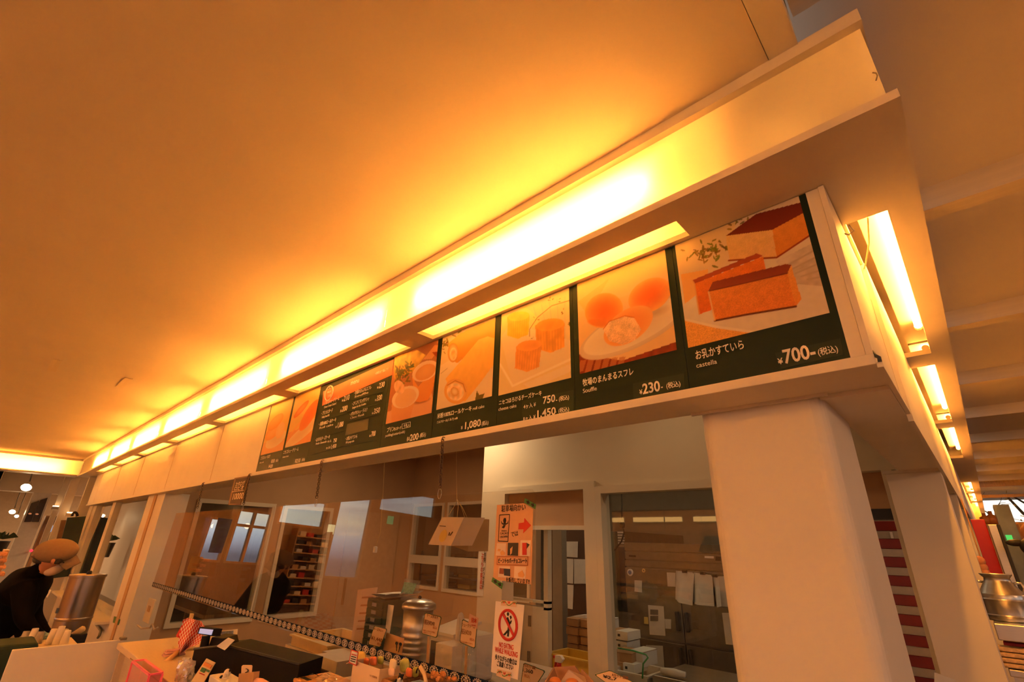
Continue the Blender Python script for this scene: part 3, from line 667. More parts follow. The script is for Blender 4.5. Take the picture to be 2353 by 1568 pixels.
# cream puffs
T = zm(550, 700, 3.734); c = photo(6, (655,1030), (714,1015), .004, (.84,.60,.26), T)
c.poly([(380,1120),(720,980),(720,1240),(380,1290)], (.80,.44,.24)); c.ell((540,1100), (690,1000), (470,1205), (.86,.72,.52), (.80,.60,.40)); c.ell((530,1000), (590,930), (440,1120), (.86,.40,.16), (.88,.56,.28)); c.ell((600,950), (690,850), (580,1050), (.84,.36,.16), (.82,.28,.12)); c.ell((530,900), (590,850), (500,960), (.78,.24,.10), (.84,.42,.18))
c.mesh('photo_print', to3, MBD[6])
c = photo(7, (599,1047), (650,1035), .004, (.86,.62,.26), T)
c.poly([(170,1200),(400,1150),(400,1290),(170,1340)], (.82,.50,.28)); c.ell((310,1160), (400,1120), (290,1230), (.86,.74,.56), (.82,.64,.44)); c.ell((290,1090), (360,1050), (270,1160), (.86,.44,.18), (.88,.58,.30)); c.ell((350,1080), (390,1060), (340,1150), (.88,.60,.34), (.88,.66,.42)); c.ell((310,1010), (380,960), (300,1070), (.84,.44,.18), (.86,.54,.24))
c.mesh('photo_print', to3, MBD[7])
# lettering
e = MBD[0]
stick = pm('price_sticker_green', (.014,.034,.020), .4, var=.08, spec=.25)
def sticker(e, pts): slab('price_sticker', [W(*p, y=D-.0012) for p in pts], (0,.001,0), stick, e)
sticker(e, [(1780,812),(1930,778),(1938,815),(1795,848)])
ptext('お乳かすていら', (1598,826), (1708,799), 17, e, off=.006); ptext('castella', (1600,846), (1647,835), 11, e)
ptext('¥', (1789,838), (1801,835), 14, e, off=.008); ptext('700-', (1802,836), (1874,816), 33, e, off=.010); ptext('(税込)', (1880,817), (1925,806), 14, e, off=.005)
e = MBD[1]; sticker(e, [(1454,882),(1572,858),(1573,893),(1456,918)])
ptext('牧場のまんまるスフレ', (1339,887), (1456,864), 13, e, off=.005); ptext('Souffle', (1339,904), (1371,898), 10, e)
ptext('¥', (1470,907), (1477,905), 11, e, off=.006); ptext('230', (1477,906), (1517,897), 24, e, off=.010); ptext('-', (1519,897), (1523,896), 20, e); ptext('(税込)', (1531,893), (1563,886), 11, e, off=.004)
e = MBD[2]; sticker(e, [(1200,922),(1318,896),(1318,950),(1200,970)])
ptext('ニセコほろけるチーズケーキ', (1146,931), (1244,911), 9, e, off=.004); ptext('cheese cake', (1145,945), (1186,937), 8, e)
ptext('4ヶ入 ¥', (1203,940), (1231,934), 9, e, off=.002); ptext('750', (1247,929), (1275,924), 17, e, off=.008); ptext('-', (1277,925), (1280,924), 14, e); ptext('(税込)', (1284,922), (1307,917), 9, e, off=.003)
ptext('8ヶ入 ¥', (1202,968), (1230,962), 9, e, off=.002); ptext('1,450', (1231,961), (1273,952), 17, e, off=.008); ptext('-', (1275,952), (1278,951), 14, e); ptext('(税込)', (1283,949), (1307,944), 9, e, off=.003)
e = MBD[3]
ptext('米粉100%ロールケーキ', (1004,962), (1083,945), 9, e, off=.004); ptext('roll cake', (1086,943), (1112,938), 7, e); ptext('ミルクロール(ミルク) milk', (1003,974), (1051,964), 5, e)
ptext('¥', (1059,988), (1063,987), 8, e, off=.004); ptext('1,080', (1065,987), (1101,979), 16, e, off=.008); ptext('- (税込)', (1103,979), (1122,974), 8, e, off=.003)
e = MBD[4]
ptext('プリン', (888,994), (905,990), 9, e, off=.004); ptext('カスタード', (905,990), (921,986), 6, e, off=.002); ptext('pudding(custard,milk)', (885,1005), (930,993), 6, e)
mb = MB()
for a, b in (((924,986),(943,981)),((924,975),(943,970)),((924,986),(924,975)),((943,981),(943,970))): mb.tube([W(*a,y=D-.004), W(*b,y=D-.004)], .0013, 4)
mb.build('lettering', letter, e); ptext('牛乳入', (927,983), (941,979), 6, e, off=.002)
ptext('各¥', (934,1014), (941,1012), 8, e, off=.003); ptext('200', (941,1014), (961,1008), 15, e, off=.008); ptext('- (税込)', (961,1006), (978,1001), 8, e, off=.002)
# price list
e = MBD[5]
redb = pm('menu_red_band', (.72,.16,.07), .35, var=.04)
slab('red_band', [W(*p, y=D-.0012) for p in ((740,933),(901,862),(903,842),(905,826),(743,900))], (0,.001,0), redb, e)
q = [W(756+9*math.cos(a)+3*math.sin(a), 904-17*math.sin(a)-2*math.cos(a), y=D-.003) for a in np.linspace(0, 2*math.pi, 33)]
tube('logo_ring', q, .004, letter, e, n=6)
ptext('ミルク', (752,896), (761,893), 5, e, redb and letter); ptext('MILK', (751,905), (761,902), 4, e); ptext('工房', (752,914), (760,911), 4, e)
ptext('menu', (805,886), (824,878), 11, e); ptext('※価格は全て税込です', (862,862), (892,851), 5, e)
rows = [('・ニセコシュークリーム', 'Choux Cream Custard', (742,932), (777,924), '¥', '210', (789,923), (802,918)),
        ('・プリンカスタード', 'Pudding Custard Milk', (737,955), (762,949), '各¥', '200', (785,947), (797,943)),
        ('・米粉100%ロールケーキ', 'Roll cake', (731,980), (770,970), '¥', '1,080', (774,984), (787,980)),
        ('・ほろけるチーズケーキ', 'Niseko Cheesecake', (723,1016), (756,1007), '', '', None, None),
        ('・牧場のまんまるスフレ', 'Souffle', (812,908), (851,897), '¥', '230', (870,893), (883,888)),
        ('・さくさくラングドシャ', 'Langue de chat Cookies', (807,933), (846,922), '¥', '330', (865,922), (877,917)),
        ('・パリパリシューラスク', 'Chou Rusk', (802,957), (842,946), '¥', '350', (858,952), (872,947)),
        ('・お乳かすていら', 'Milk sponge cake', (792,1013), (819,1006), '¥', '700', (852,1004), (862,1001))]
for jp, en, a, b, yen, pr, pa, pb in rows:
    ptext(jp, a, b, 7, e, off=.003); ptext(en, (a[0]+2,a[1]+7), (b[0]-5,b[1]+5), 5, e)
    if pr: ptext(yen, (pa[0]-4,pa[1]+1), (pa[0]-.5,pa[1]), 5, e); ptext(pr, pa, pb, 12, e, off=.006)
ptext('4ヶ入', (752,1018), (761,1016), 5, e); ptext('750', (765,1018), (773,1015), 9, e, off=.005); ptext('8ヶ入¥', (749,1033), (758,1031), 5, e); ptext('1,450', (759,1032), (771,1028), 9, e, off=.005)
mb = MB()
for a, b in (((733,967),(796,951)),((729,1008),(790,990)),((806,921),(882,899)),((801,946),(878,926)),((797,970),(874,951)),((788,1027),(864,1012)),((715,1046),(782,1028))): mb.tube([W(*a,y=D-.002), W(*b,y=D-.002)], .0012, 4)
mb.build('rule_line', stick, e)
slab('price_sticker', [W(*p, y=D-.0014) for p in ((798,975),(848,962),(845,988),(793,1001))], (0,.001,0), pm('blank_sticker', (.07,.075,.045), .4), e)
e = MBD[6]; ptext('ニセコシュークリーム', (650,1044), (685,1036), 7, e, off=.003); ptext('choux cream', (649,1053), (663,1049), 4, e); ptext('¥210', (677,1065), (690,1058), 9, e, off=.005); ptext('(税込)', (693,1060), (700,1058), 5, e); sticker(e, [(675,1056),(703,1050),(701,1062),(673,1068)])
e = MBD[7]; ptext('ニセコシューラスク', (598,1057), (620,1051), 6, e, off=.003); ptext('chou rusk', (596,1066), (606,1063), 4, e); ptext('¥350', (622,1065), (631,1061), 8, e, off=.005); ptext('(税込)', (633,1062), (639,1060), 5, e); ptext('¥420', (616,1077), (626,1074), 8, e, off=.005)
# white sleeve beside the last board, clear rail and wires at the corner
box('trim_11', -.14, -.108, D-.003, D+.012, ZB, ZS-.002, white, label='white strip closing the row of menu boards', cat='trim', **S)
# ------------------------------------------------------------------ hanging acrylic sheets
TILT = math.radians(2.0); ZSH = H+.187; YSH = 1.385
nS = Vector((0, -math.cos(TILT), math.sin(TILT)))
def SP(px_, py_, lift=.003):
    v = _f*FPX + _R*(px_-IW/2) - _U*(py_-IH/2); p0 = Vector((0, YSH, ZSH-H)) + nS*lift
    v = v*(p0.dot(nS)/v.dot(nS)); return Vector((v.x, v.y, v.z+H))
def onS(x, s, lift=.003):        # x along the sheet, s = distance down from its top edge
    return Vector((x, YSH - s*math.sin(TILT), ZSH - s*math.cos(TILT))) + nS*lift
def sheetpane(x0, x1, label):
    e = empty('acrylic_screen', ((x0+x1)/2, YSH, ZSH-.66), label, 'screen', 'clear acrylic screens over the counter')
    c = .018; pts = [onS(x0,0,0), onS(x1-c,0,0), onS(x1,c,0), onS(x1,.66,0), onS(x0,.66,0)]
    slab('clear_pane', pts, -nS*.003, acryl, e); return e
sheetpane(-3.47, -1.176, 'clear acrylic screen hanging in front of the kitchen doorway')
sheetpane(-5.90, -3.49, 'clear acrylic screen hanging in front of the ochre staff wall')
chainm = pm('chain_steel', (.16,.10,.07), .4, .4)
def chain(x, label):
    e = empty('hanging_chain', (x, YSH, ZSH), label, 'chain', 'chains holding the acrylic screens')
    hk = [(x, D-.012, 1.945), (x, D-.024, 1.945), (x, D-.028, 1.938), (x, D-.024, 1.931), (x, D-.018, 1.931)]
    tube('hook', hk, .0022, chainm, e, n=6)
    mb = MB(); z = 1.935; k = 0; yy = D-.024; ztop, zb = z, ZSH+.03
    n = int((z-zb)/.0125)
    for k in range(n):
        t = k/n; cy = yy + (YSH-yy)*t; cz = z-.0125*k-.008; q = []
        for j in range(9):
            a = 2*math.pi*j/8; u, w_ = .0075*math.cos(a), .0105*math.sin(a)
            q.append((x+(u if k % 2 else 0), cy+(0 if k % 2 else u), cz+w_))
        mb.tube(q, .0025, 5)
    mb.build('links', chainm, e)
    q = [(x+.012*math.cos(a), YSH, ZSH+.006+.022*math.sin(a)) for a in np.linspace(0, 6.283, 15)]
    tube('ring', q, .0014, steel, e, n=6)
for x, l in ((-1.735,'steel chain nearest the kitchen doorway'), (-2.91,'steel chain second from the kitchen doorway'), (-4.10,'steel chain beside the small brown sign'), (-5.24,'steel chain farthest from the column')):
    chain(x, l)
# blue ribbon tape with pale lattice motifs along the lower edge
class Flat(Canvas): pass
sT0, sT1 = .618, .652
c = Canvas(-5.90, -1.176, sT0, sT1, .0016, (.010,.022,.050), lambda a, b: (a, b))
P_ = .060; u = ((c.X+1.2) % P_)/P_-.5; v = (c.Z-(sT0+sT1)/2)/(sT1-sT0)
r = np.hypot(u/.40, v/.42); pat = (r < 1.0) & ~((np.abs(r-.72) < .07)) & ~((np.abs(np.hypot((np.abs(u)-.15)/.16, v/.24)-.6) < .16))
sc_ = (np.cos(np.arctan2(v/.42, u/.40)*14) > .2) & (r > .88) & (r < 1.10); pat = (pat & (r < .92)) | sc_
c.A[pat] = (.66,.56,.50); c.gam = 0.0
o = c.mesh('ribbon_tape', lambda x, s: onS(x, s, .0035), None, vcmat('ribbon_ink', .9, .03)); tag(o, 'navy ribbon tape with pale lattice ovals along the acrylic screens', 'tape')
# ------------------------------------------------------------------ posters stuck on the screen
RS = (math.pi/2-TILT, 0, 0)
def stext(s, a, b, hpx, parent, mat, off=0.0, lift=.0042):
    A, B, T_ = SP(*a, lift), SP(*b, lift), SP(a[0], a[1]-hpx, lift)
    o = text('lettering', s, A, (T_-A).length*1.38, mat, parent, rot=RS, off=off); FIT.append((o, (B-A).length))
    ang = math.atan2((B-A).dot(Vector((0,0,1))), (B-A).x); o.rotation_euler = (RS[0], -ang, 0); return o
def sslab(name, pts, mat, parent, lift=.0035, th=.0006): return slab(name, [SP(*p, lift) for p in pts], -nS*th, mat, parent)
orp = pm('orange_card', (.70,.39,.22), .75, var=.04, scale=25)
e = empty('poster', SP(1178,1338), 'orange handwritten parking-lot poster with red arrow on the acrylic', 'poster')
sslab('sheet', [(1142,1161),(1203,1157),(1225,1171),(1221,1344),(1133,1332)], orp, e)
stext('駐車場向かい', (1152,1176), (1207,1172), 12, e, ink, .002)
mb = MB()
for a, b in (((1148,1184),(1171,1183)),((1171,1183),(1167,1245)),((1167,1245),(1145,1244)),((1145,1244),(1148,1184))): mb.tube([SP(*a,.0042), SP(*b,.0042)], .0015, 4)
mb.build('logo_frame', ink, e)
for pts in ([(1156,1196),(1158,1191),(1162,1191),(1163,1197),(1161,1206),(1158,1207)], [(1151,1197),(1155,1203),(1158,1203),(1158,1207),(1153,1205)], [(1168,1196),(1165,1203),(1161,1203),(1161,1207),(1167,1204)], [(1157,1207),(1162,1207),(1159,1213),(1157,1215),(1153,1213)]): sslab('logo_figure', pts, ink, e, .0042)
stext('NISEKO', (1152,1222), (1164,1222), 3, e, ink); stext('CACAO', (1149,1229), (1167,1228), 5, e, ink); stext('CROWN', (1149,1237), (1166,1236), 5, e, ink)
sslab('arrow', [(1192,1203),(1204,1201),(1205,1191),(1220,1208),(1202,1226),(1203,1217),(1191,1217)], redink, e, .0042); stext('では', (1174,1234), (1190,1231), 10, e, ink, .002)
ph1, ph2 = pm('snapshot_white', (.78,.62,.50), .5), pm('snapshot_dark', (.03,.022,.02), .4)
for pts, m in (([(1142,1249),(1163,1249),(1162,1278),(1139,1277)], ph1), ([(1167,1248),(1191,1248),(1190,1278),(1166,1277)], ph2), ([(1196,1242),(1220,1242),(1218,1279),(1194,1278)], ph1), ([(1146,1302),(1172,1302),(1171,1328),(1144,1327)], ph1), ([(1182,1302),(1209,1303),(1207,1331),(1181,1329)], ph1)): sslab('snapshot', pts, m, e, .0042)
choc = pm('snapshot_chocolate', (.26,.06,.04), .5); bisc = pm('snapshot_biscuit', (.72,.38,.16), .5)
for pts, m in (([(1200,1248),(1210,1248),(1210,1276),(1200,1276)], redink), ([(1210,1248),(1217,1252),(1210,1262)], ph2), ([(1148,1306),(1158,1307),(1157,1320),(1147,1319)], choc), ([(1158,1307),(1172,1308),(1172,1325),(1158,1323)], pm('snapshot_navy', (.03,.035,.06), .5)), ([(1149,1270),(1154,1265),(1160,1270),(1160,1276),(1151,1277)], bisc), ([(1144,1262),(1150,1262),(1149,1268),(1143,1267)], bisc), ([(1190,1318),(1200,1311),(1205,1322),(1202,1328),(1191,1326)], bisc), ([(1172,1262),(1178,1256),(1176,1272),(1172,1276)], bisc)): sslab('snapshot_detail', pts, m, e, .0048)
sslab('title_strip', [(1142,1279),(1214,1279),(1213,1301),(1141,1299)], pm('title_brown_edge', (.40,.13,.06), .7), e, .0042); sslab('title_field', [(1143,1281),(1212,1281),(1211,1299),(1143,1297)], orp, e, .0048)
stext('ビーントゥバーチョコレート', (1144,1294), (1210,1294), 9, e, ink, .012, .0056); stext('を販売しています!!', (1162,1337), (1216,1342), 9, e, ink, .003)
gtape = pm('green_tape', (.06,.22,.05), .5)
def tapepiece(pts, label):
    e = empty('tape_piece', SP(*pts[2], .005), label, 'tape', 'green tape pieces'); sslab('strip', pts, gtape, e, .0056)
    for t in (.3, .72):
        a = [pts[0][i]*(1-t)+pts[1][i]*t for i in (0,1)]; b = [pts[3][i]*(1-t)+pts[2][i]*t for i in (0,1)]; m = ((a[0]+b[0])/2, (a[1]+b[1])/2)
        sslab('cow_motif', [(m[0]-4,m[1]-3),(m[0]+2,m[1]-4),(m[0]+4,m[1]+3),(m[0]-1,m[1]+4)], ink, e, .0062)
tapepiece([(1206,1145),(1232,1160),(1230,1171),(1204,1155)], 'green cow-print tape at the top corner of the orange poster')
tapepiece([(1132,1327),(1156,1342),(1153,1355),(1129,1337)], 'green cow-print tape at the lower corner of the orange poster')
e = empty('poster', SP(1165,1555), 'white no eating while walking poster with red prohibition ring', 'poster')
sslab('sheet', [(1139,1382),(1205,1391),(1190,1563),(1128,1545)], pm('poster_white', (.84,.76,.72), .5, var=.01), e)
def sdisc(cx, cy, r, k=1.0): return [(cx+r*math.cos(a)*k, cy+r*1.63*math.sin(a)) for a in np.linspace(0, 2*math.pi, 37)[:-1]]
q = [SP(1167.5+20*math.cos(a), 1437+34*math.sin(a)+.10*20*math.cos(a), .0048) for a in np.linspace(0, 2*math.pi, 41)]
tube('prohibition_ring', q, .0048, redink, e, n=6); 
sslab('walking_figure', sdisc(1167,1412,2.6), ink, e, .0046)
for pts in ([(1164,1421),(1167,1418),(1172,1432),(1172,1441),(1167,1437)], [(1167,1437),(1172,1440),(1170,1452),(1169,1464),(1165,1463),(1166,1450)], [(1166,1448),(1168,1452),(1160,1461),(1156,1459)], [(1171,1431),(1174,1426),(1176,1427),(1174,1434),(1170,1435)], [(1171,1417),(1174,1415),(1176,1420),(1173,1425)]): sslab('walking_figure', pts, ink, e, .0046)
sslab('prohibition_bar', [(1153,1412),(1157,1408),(1183,1462),(1179,1466)], redink, e, .0056)
stext('NO EATING', (1146,1487), (1179,1495), 12, e, redink, .008); stext('WHILE WALKING', (1137,1498), (1189,1512), 12, e, redink, .008)
stext('歩きながらの飲食は', (1137,1515), (1187,1529), 10, e, ink, .006); stext('ご遠慮ください', (1141,1530), (1178,1540), 10, e, ink, .006)
def wash(pts, label):
    e = empty('tape_piece', SP(*pts[3], .005), label, 'tape', 'tulip tape pieces'); sslab('strip', pts, pm('tulip_tape', (.80,.55,.38), .5), e, .0056)
    gt, rt = pm('tulip_green', (.16,.34,.08), .5), pm('tulip_red', (.72,.10,.05), .5)
    for k in range(3):
        t = (k+.5)/3; x = pts[0][0]*(1-t)+pts[1][0]*t; y = (pts[0][1]+pts[3][1])/2*(1-t)+(pts[1][1]+pts[2][1])/2*t
        w_ = [SP(x+5*math.cos(a), y+4*math.sin(a)*(1 if k % 2 else -1), .0062) for a in np.linspace(0, 3.14, 9)]; tube('stem_print', w_, .0012, gt, e, n=5)
        sslab('tulip_print', [(x-3,y-6),(x,y-4),(x+3,y-6),(x+2,y),(x-2,y)], rt, e, .0062)
wash([(1152,1380),(1187,1383),(1186,1396),(1151,1392)], 'tulip-print tape at the top of the no eating poster'); wash([(1143,1538),(1175,1546),(1172,1566),(1140,1553)], 'tulip-print tape at the foot of the no eating poster')
# small brown hanging sign on the ledge
e = empty('hanging_sign', W(545,1160,y=1.36), 'small brown hanging sign with cream characters under the ledge', 'sign')
bro = pm('dark_brown_card', (.055,.022,.014), .6); brl = pm('sign_edge', (.26,.13,.07), .6)
slab('sign_edge', [W(*p, y=1.372) for p in ((539,1099),(574,1093),(553,1161),(524,1161))], (0,.003,0), brl, e); slab('sign_face', [W(*p, y=1.370) for p in ((542,1101),(569,1097),(553,1157),(528,1158))], (0,.002,0), bro, e)
sgn = pm('sign_cream', (.86,.66,.48), .6)
for s_, a, b, h_ in (('カタログ', (540,1118), (561,1114), 8), ('ロビオ', (537,1128), (558,1124), 8), ('10000', (532,1149), (556,1144), 14)): ptext(s_, a, b, h_, e, sgn, 1.3675, off=.004)
mb = MB(); mb.tube([W(533,1131,y=1.368), W(560,1127,y=1.368)], .0022, 4); mb.build('rule_line', sgn, e)
# ------------------------------------------------------------------ staff area behind the screens
def mpp(P): return (Vector(P)-Vector((0,0,H))).dot(_f)/FPX
def pq(name, pts, Y, mat, parent=None, th=.002, **kw): return slab(name, [W(*p, y=Y) for p in pts], (0,th,0), mat, parent, **kw)
def yt(s, a, b, h, Y, parent, mat=None, off=0.0): return ptext(s, a, b, h, parent, mat or ink, Y, off)
def xz(px_, py_, Y): p = W(px_, py_, y=Y); return p.x, p.z
# back table
tabm = pm('table_laminate', (.62,.50,.38), .5)
e = empty('work_table', (-3.6, 2.35, 0), 'wooden work table behind the acrylic screen', 'table')
xt0, xt1 = W(770,1500,y=2.1).x, W(1100,1530,y=2.1).x; zt = W(870,1525,y=2.1).z
box('table_top', xt0, xt1, 2.0, 2.9, zt-.035, zt, tabm, e, bev=.004)
for x in (xt0+.04, xt1-.08):
    for y in (2.04, 2.82): box('leg', x, x+.04, y, y+.04, 0, zt-.035, tabm, e)
# green drawer cabinet
x0, x1 = W(838,1420,y=2.3).x, W(878,1420,y=2.3).x; z1 = W(855,1376,y=2.3).z
e = empty('drawer_cabinet', ((x0+x1)/2, 2.45, zt), 'dark green drawer cabinet on the work table', 'cabinet')
gcab = pm('green_enamel', (.045,.075,.040), .4); box('body', x0, x1, 2.31, 2.62, zt, z1, gcab, e)
nd = 6
for k in range(nd):
    a = zt+.012+(z1-zt-.02)*k/nd; b = zt+.004+(z1-zt-.02)*(k+1)/nd
    d = box('drawer', x0+.012, x1-.012, 2.298, 2.312, a, b, gcab, e, bev=.002); box('label_holder', (x0+x1)/2-.03, (x0+x1)/2+.03, 2.294, 2.300, (a+b)/2-.012, (a+b)/2+.012, steel, d)
xs_, zs_ = xz(905,1400,2.3)
pq('paper_sheet', [(880,1388),(905,1392),(893,1470),(876,1466)], 2.34, paper, label='long white paper hanging beside the green drawers', cat='paper')
# papers lying on top
e = empty('paper_stack', ((x0+x1)/2, 2.45, z1), 'curled white papers lying on the green drawers', 'papers')
for k, (a, b, r) in enumerate(((.32,.24,.1),(.30,.22,-.2),(.34,.25,.25))):
    n = 8; v = []; f = []
    for i in range(n+1):
        for j in (0, 1):
            u = (i/n-.5)*a; w_ = (j-.5)*b; zz_ = z1+.004+.006*k+.05*max(0, u/a)**2*(k+1)+.02*abs(math.sin(u*9+k))
            v.append(((x0+x1)/2+.05+u*math.cos(r)-w_*math.sin(r), 2.45+u*math.sin(r)+w_*math.cos(r), zz_))
    for i in range(n): f.append((2*i, 2*i+2, 2*i+3, 2*i+1))
    mk('sheet', v, f, paper, e, smooth=True)
e = empty('notice_stand', W(815,1480,y=2.35), 'pale upright notice board left of the green drawers', 'notice')
pq('notice_sheet', [(822,1356),(868,1350),(838,1490),(806,1478)], 2.35, pm('pale_notice', (.70,.52,.42), .7), e)
for k in range(5): pq('print_line', [(832-3*k,1372+18*k),(856-3*k,1371+18*k),(855-3*k,1375+18*k),(831-3*k,1376+18*k)], 2.346, pm('notice_print', (.45,.22,.16), .7), e)
e = empty('flyer_stand', W(945,1388,y=2.4), 'clear stand with a turquoise patterned flyer', 'flyer'); pq('stand_back', [(930,1330),(966,1336),(955,1386),(920,1380)], 2.42, clear('clear_plastic', (.9,.9,.9), 1.45, haze=.15), e)
turq = pm('turquoise_print', (.22,.50,.44), .6, var=.5, scale=60); pq('flyer', [(929,1338),(957,1342),(948,1366),(921,1364)], 2.40, turq, e)
# pot and lid
c_ = W(955,1480,y=2.15); R_ = 36*mpp(c_); zt2 = W(960,1392,y=2.15).z
e = empty('food_canister', (c_.x, 2.15, zt), 'ribbed steel canister with domed lid on the table', 'canister')
hgt = zt2-zt; prof = [(R_*.9,0),(R_*.95,.01)]
for k in range(6): prof += [(R_*.95, hgt*(.06+.09*k)), (R_*1.0, hgt*(.085+.09*k)), (R_*.95, hgt*(.11+.09*k))]
prof += [(R_*.95,hgt*.62),(R_*.97,hgt*.95)]
lathe('vessel', (c_.x,2.15,zt), prof, steel, e, n=36); lathe('lid', (c_.x,2.15,zt+hgt*.95), [(R_*1.1,0),(R_*1.12,.012),(R_*1.08,.03),(R_*.8,.048),(R_*.3,.058)], steel, e, n=36); lathe('knob', (c_.x,2.15,zt+hgt*.95+.056), [(.008,0),(.014,.012),(.004,.02)], dark, e, n=12)
# white kitchen machine, jar, box
mw = pm('machine_white', (.74,.66,.56), .4); c_ = W(1020,1470,y=2.1)
x0, x1 = W(985,1470,y=2.1).x, W(1052,1480,y=2.1).x; za, zb = zt, W(1015,1445,y=2.1).z
e = empty('packing_machine', ((x0+x1)/2, 2.2, zt), 'white packing machine with dark opening', 'machine'); box('body', x0, x1, 2.1, 2.4, za, zb-.03, mw, e, bev=.02); box('tray_slot', x0+.03, x0+.10, 2.095, 2.12, za+.05, zb-.07, dark, e)
box('tray_slot', x0+.14, x1-.03, 2.095, 2.12, za+.03, zb-.09, dark, e); slab('hopper', [(x0+.02,2.08,zb-.03),(x1-.02,2.08,zb-.03),(x1-.02,2.30,zb+.02),(x0+.05,2.30,zb+.02)], (0,0,.015), mw, e)
pcs = [W(1050+12*t, 1475-58*math.sin(t*2.2)-6*t, y=2.05) for t in np.linspace(0, 1.4, 14)]; tube('paper_guide', pcs, .012, mw, e, n=8)
j = W(1078,1520,y=1.9); rj = 17*mpp(j); e = empty('glass_jar', (j.x,1.9,zt), 'cloudy glass jar beside the price cards', 'jar'); jarm = clear('jar_glass', (.86,.90,.88), 1.45, haze=.25)
lathe('vessel', (j.x,1.9,zt), [(rj*.9,0),(rj,.02),(rj,W(1078,1480,y=1.9).z-zt),(rj*.7,W(1078,1470,y=1.9).z-zt)], jarm, e, n=28); lathe('lid', (j.x,1.9,W(1078,1470,y=1.9).z), [(rj*.75,0),(rj*.75,.02),(rj*.2,.026)], steel, e, n=24)
x0, z0 = xz(1008,1525,1.95); x1, z1_ = xz(1050,1485,1.95)
box('carton', x0, x1, 1.92, 2.05, zt, z1_, pm('cream_card', (.80,.68,.54), .7), bev=.003, label='cream carton with printed panel beside the canister', cat='box')
mb = MB(); lathe('mixing_bowl', tuple(W(985,1520,y=1.9))[:2]+(zt,), [(.03,0),(.06,.02),(.085,.05),(.09,.055),(.08,.05),(.055,.02)], mw, n=24, label='small white bowl in front of the canister', cat='bowl')
# cream crate on a stand by the ochre wall
crm = pm('cream_plastic', (.80,.56,.24), .4)
def crate(name, x0, x1, y0, y1, z0, z1, mat, label, t=.012, group=None):
    e = empty(name, ((x0+x1)/2, (y0+y1)/2, z0), label, 'crate', group)
    box('base', x0, x1, y0, y1, z0, z0+t, mat, e)
    box('side_wall', x0, x1, y0, y0+t, z0+t, z1, mat, e); box('side_wall', x0, x1, y1-t, y1, z0+t, z1, mat, e)
    box('side_wall', x0, x0+t, y0+t, y1-t, z0+t, z1, mat, e); box('side_wall', x1-t, x1, y0+t, y1-t, z0+t, z1, mat, e)
    mb = MB(); r = .018
    mb.box(x0-r,x1+r,y0-r,y0+.001,z1-.012,z1); mb.box(x0-r,x1+r,y1-.001,y1+r,z1-.012,z1); mb.box(x0-r,x0+.001,y0+.001,y1-.001,z1-.012,z1); mb.box(x1-.001,x1+r,y0+.001,y1-.001,z1-.012,z1)
    mb.build('rim', mat, e); return e
p, q = W(668,1482,y=2.1), W(750,1510,y=2.1); zc_ = W(668,1456,y=2.1).z
crate('plastic_crate', p.x, q.x, 2.1, 2.55, p.z, zc_, crm, 'cream plastic crate on a stand before the ochre wall')
e = empty('crate_stand', ((p.x+q.x)/2, 2.3, 0), 'pale stand carrying the cream crate', 'stand'); box('top', p.x-.05, q.x+.1, 2.08, 2.6, p.z-.03, p.z-.001, tabm, e)
for x in (p.x-.03, q.x+.06):
    for y in (2.1, 2.56): box('leg', x, x+.03, y, y+.03, 0, p.z-.03, mw, e)
x0, x1 = W(770,1520,y=1.9).x, W(803,1530,y=1.9).x; zz_ = W(760,1500,y=1.9).z
e = empty('under_counter', ((x0+x1)/2, 2.1, 0), 'pale cupboard with a dark open front', 'cupboard'); box('body', x0-.08, x1+.02, 1.80, 1.985, 0, zz_, tabm, e); box('open_front', x0, x1, 1.79, 1.802, .2, zz_-.06, pm('dark_inside', (.10,.06,.035), .8), e)
# door on the ochre wall
e = empty('door_3', (XW+.03, 4.5, 0), 'plain ochre door with dark handle in the staff wall', 'door'); e['kind'] = 'structure'
box('leaf', XW+.001, XW+.03, 4.02, 4.95, 0, 1.9, pm('ochre_door', (.60,.40,.24), .5), e); box('handle', XW+.03, XW+.055, 4.1, 4.13, .6, .95, oak, e)
# hanging paper bags
bagm, bagd = pm('white_bag', (.80,.68,.52), .7), pm('tan_bag', (.50,.36,.18), .7)
def bag(front, back, Y, m, md, label, logo=False, top=None):
    e = empty('paper_bag', W(*front[2], y=Y), label, 'bag', 'paper bags on show'); n = len(front)
    f3 = [W(*q, y=Y) for q in front]; b3 = [p_ + Vector((.06,.10,.004)) for p_ in f3]
    mk('bag_body', f3+b3, [(0,1,2,3), (7,6,5,4), (0,4,5,1), (1,5,6,2), (2,6,7,3), (3,7,4,0)], m, e)
    if logo:
        pq('cow_print', [(1018+9*math.cos(a), 1232+13*math.sin(a)-6*math.cos(a)) for a in np.linspace(0, 6.28, 19)[:-1]], Y-.003, pm('bag_yellow', (.82,.62,.16), .6), e, th=.001)
        for a, b in (((1033,1224),(1031,1231)),((1040,1223),(1034,1231))): cyl('horn_print', W(*a,y=Y-.004), W(*b,y=Y-.004), .003, ink, e, n=6)
        pq('print_line', [(1010,1208),(1024,1209),(1024,1211),(1010,1210)], Y-.003, ink, e, th=.001)
    for a in (.25, .7):
        p1 = f3[0].lerp(f3[1], a); t_ = W(*top, y=1.9); tube('cord', [p1, p1.lerp(t_, .6)+Vector((.01,0,0)), t_], .0016, crm, e, n=5)
bag([(1066,1193),(1079,1194),(1075,1268),(1040,1255)], None, 1.95, bagd, bagd, 'tan paper bag hanging behind the white one', top=(1050,1148))
bag([(1016,1189),(1066,1190),(1036,1255),(984,1252)], None, 1.80, bagm, bagm, 'white paper bag with yellow cow print hanging from string', True, (1050,1148))
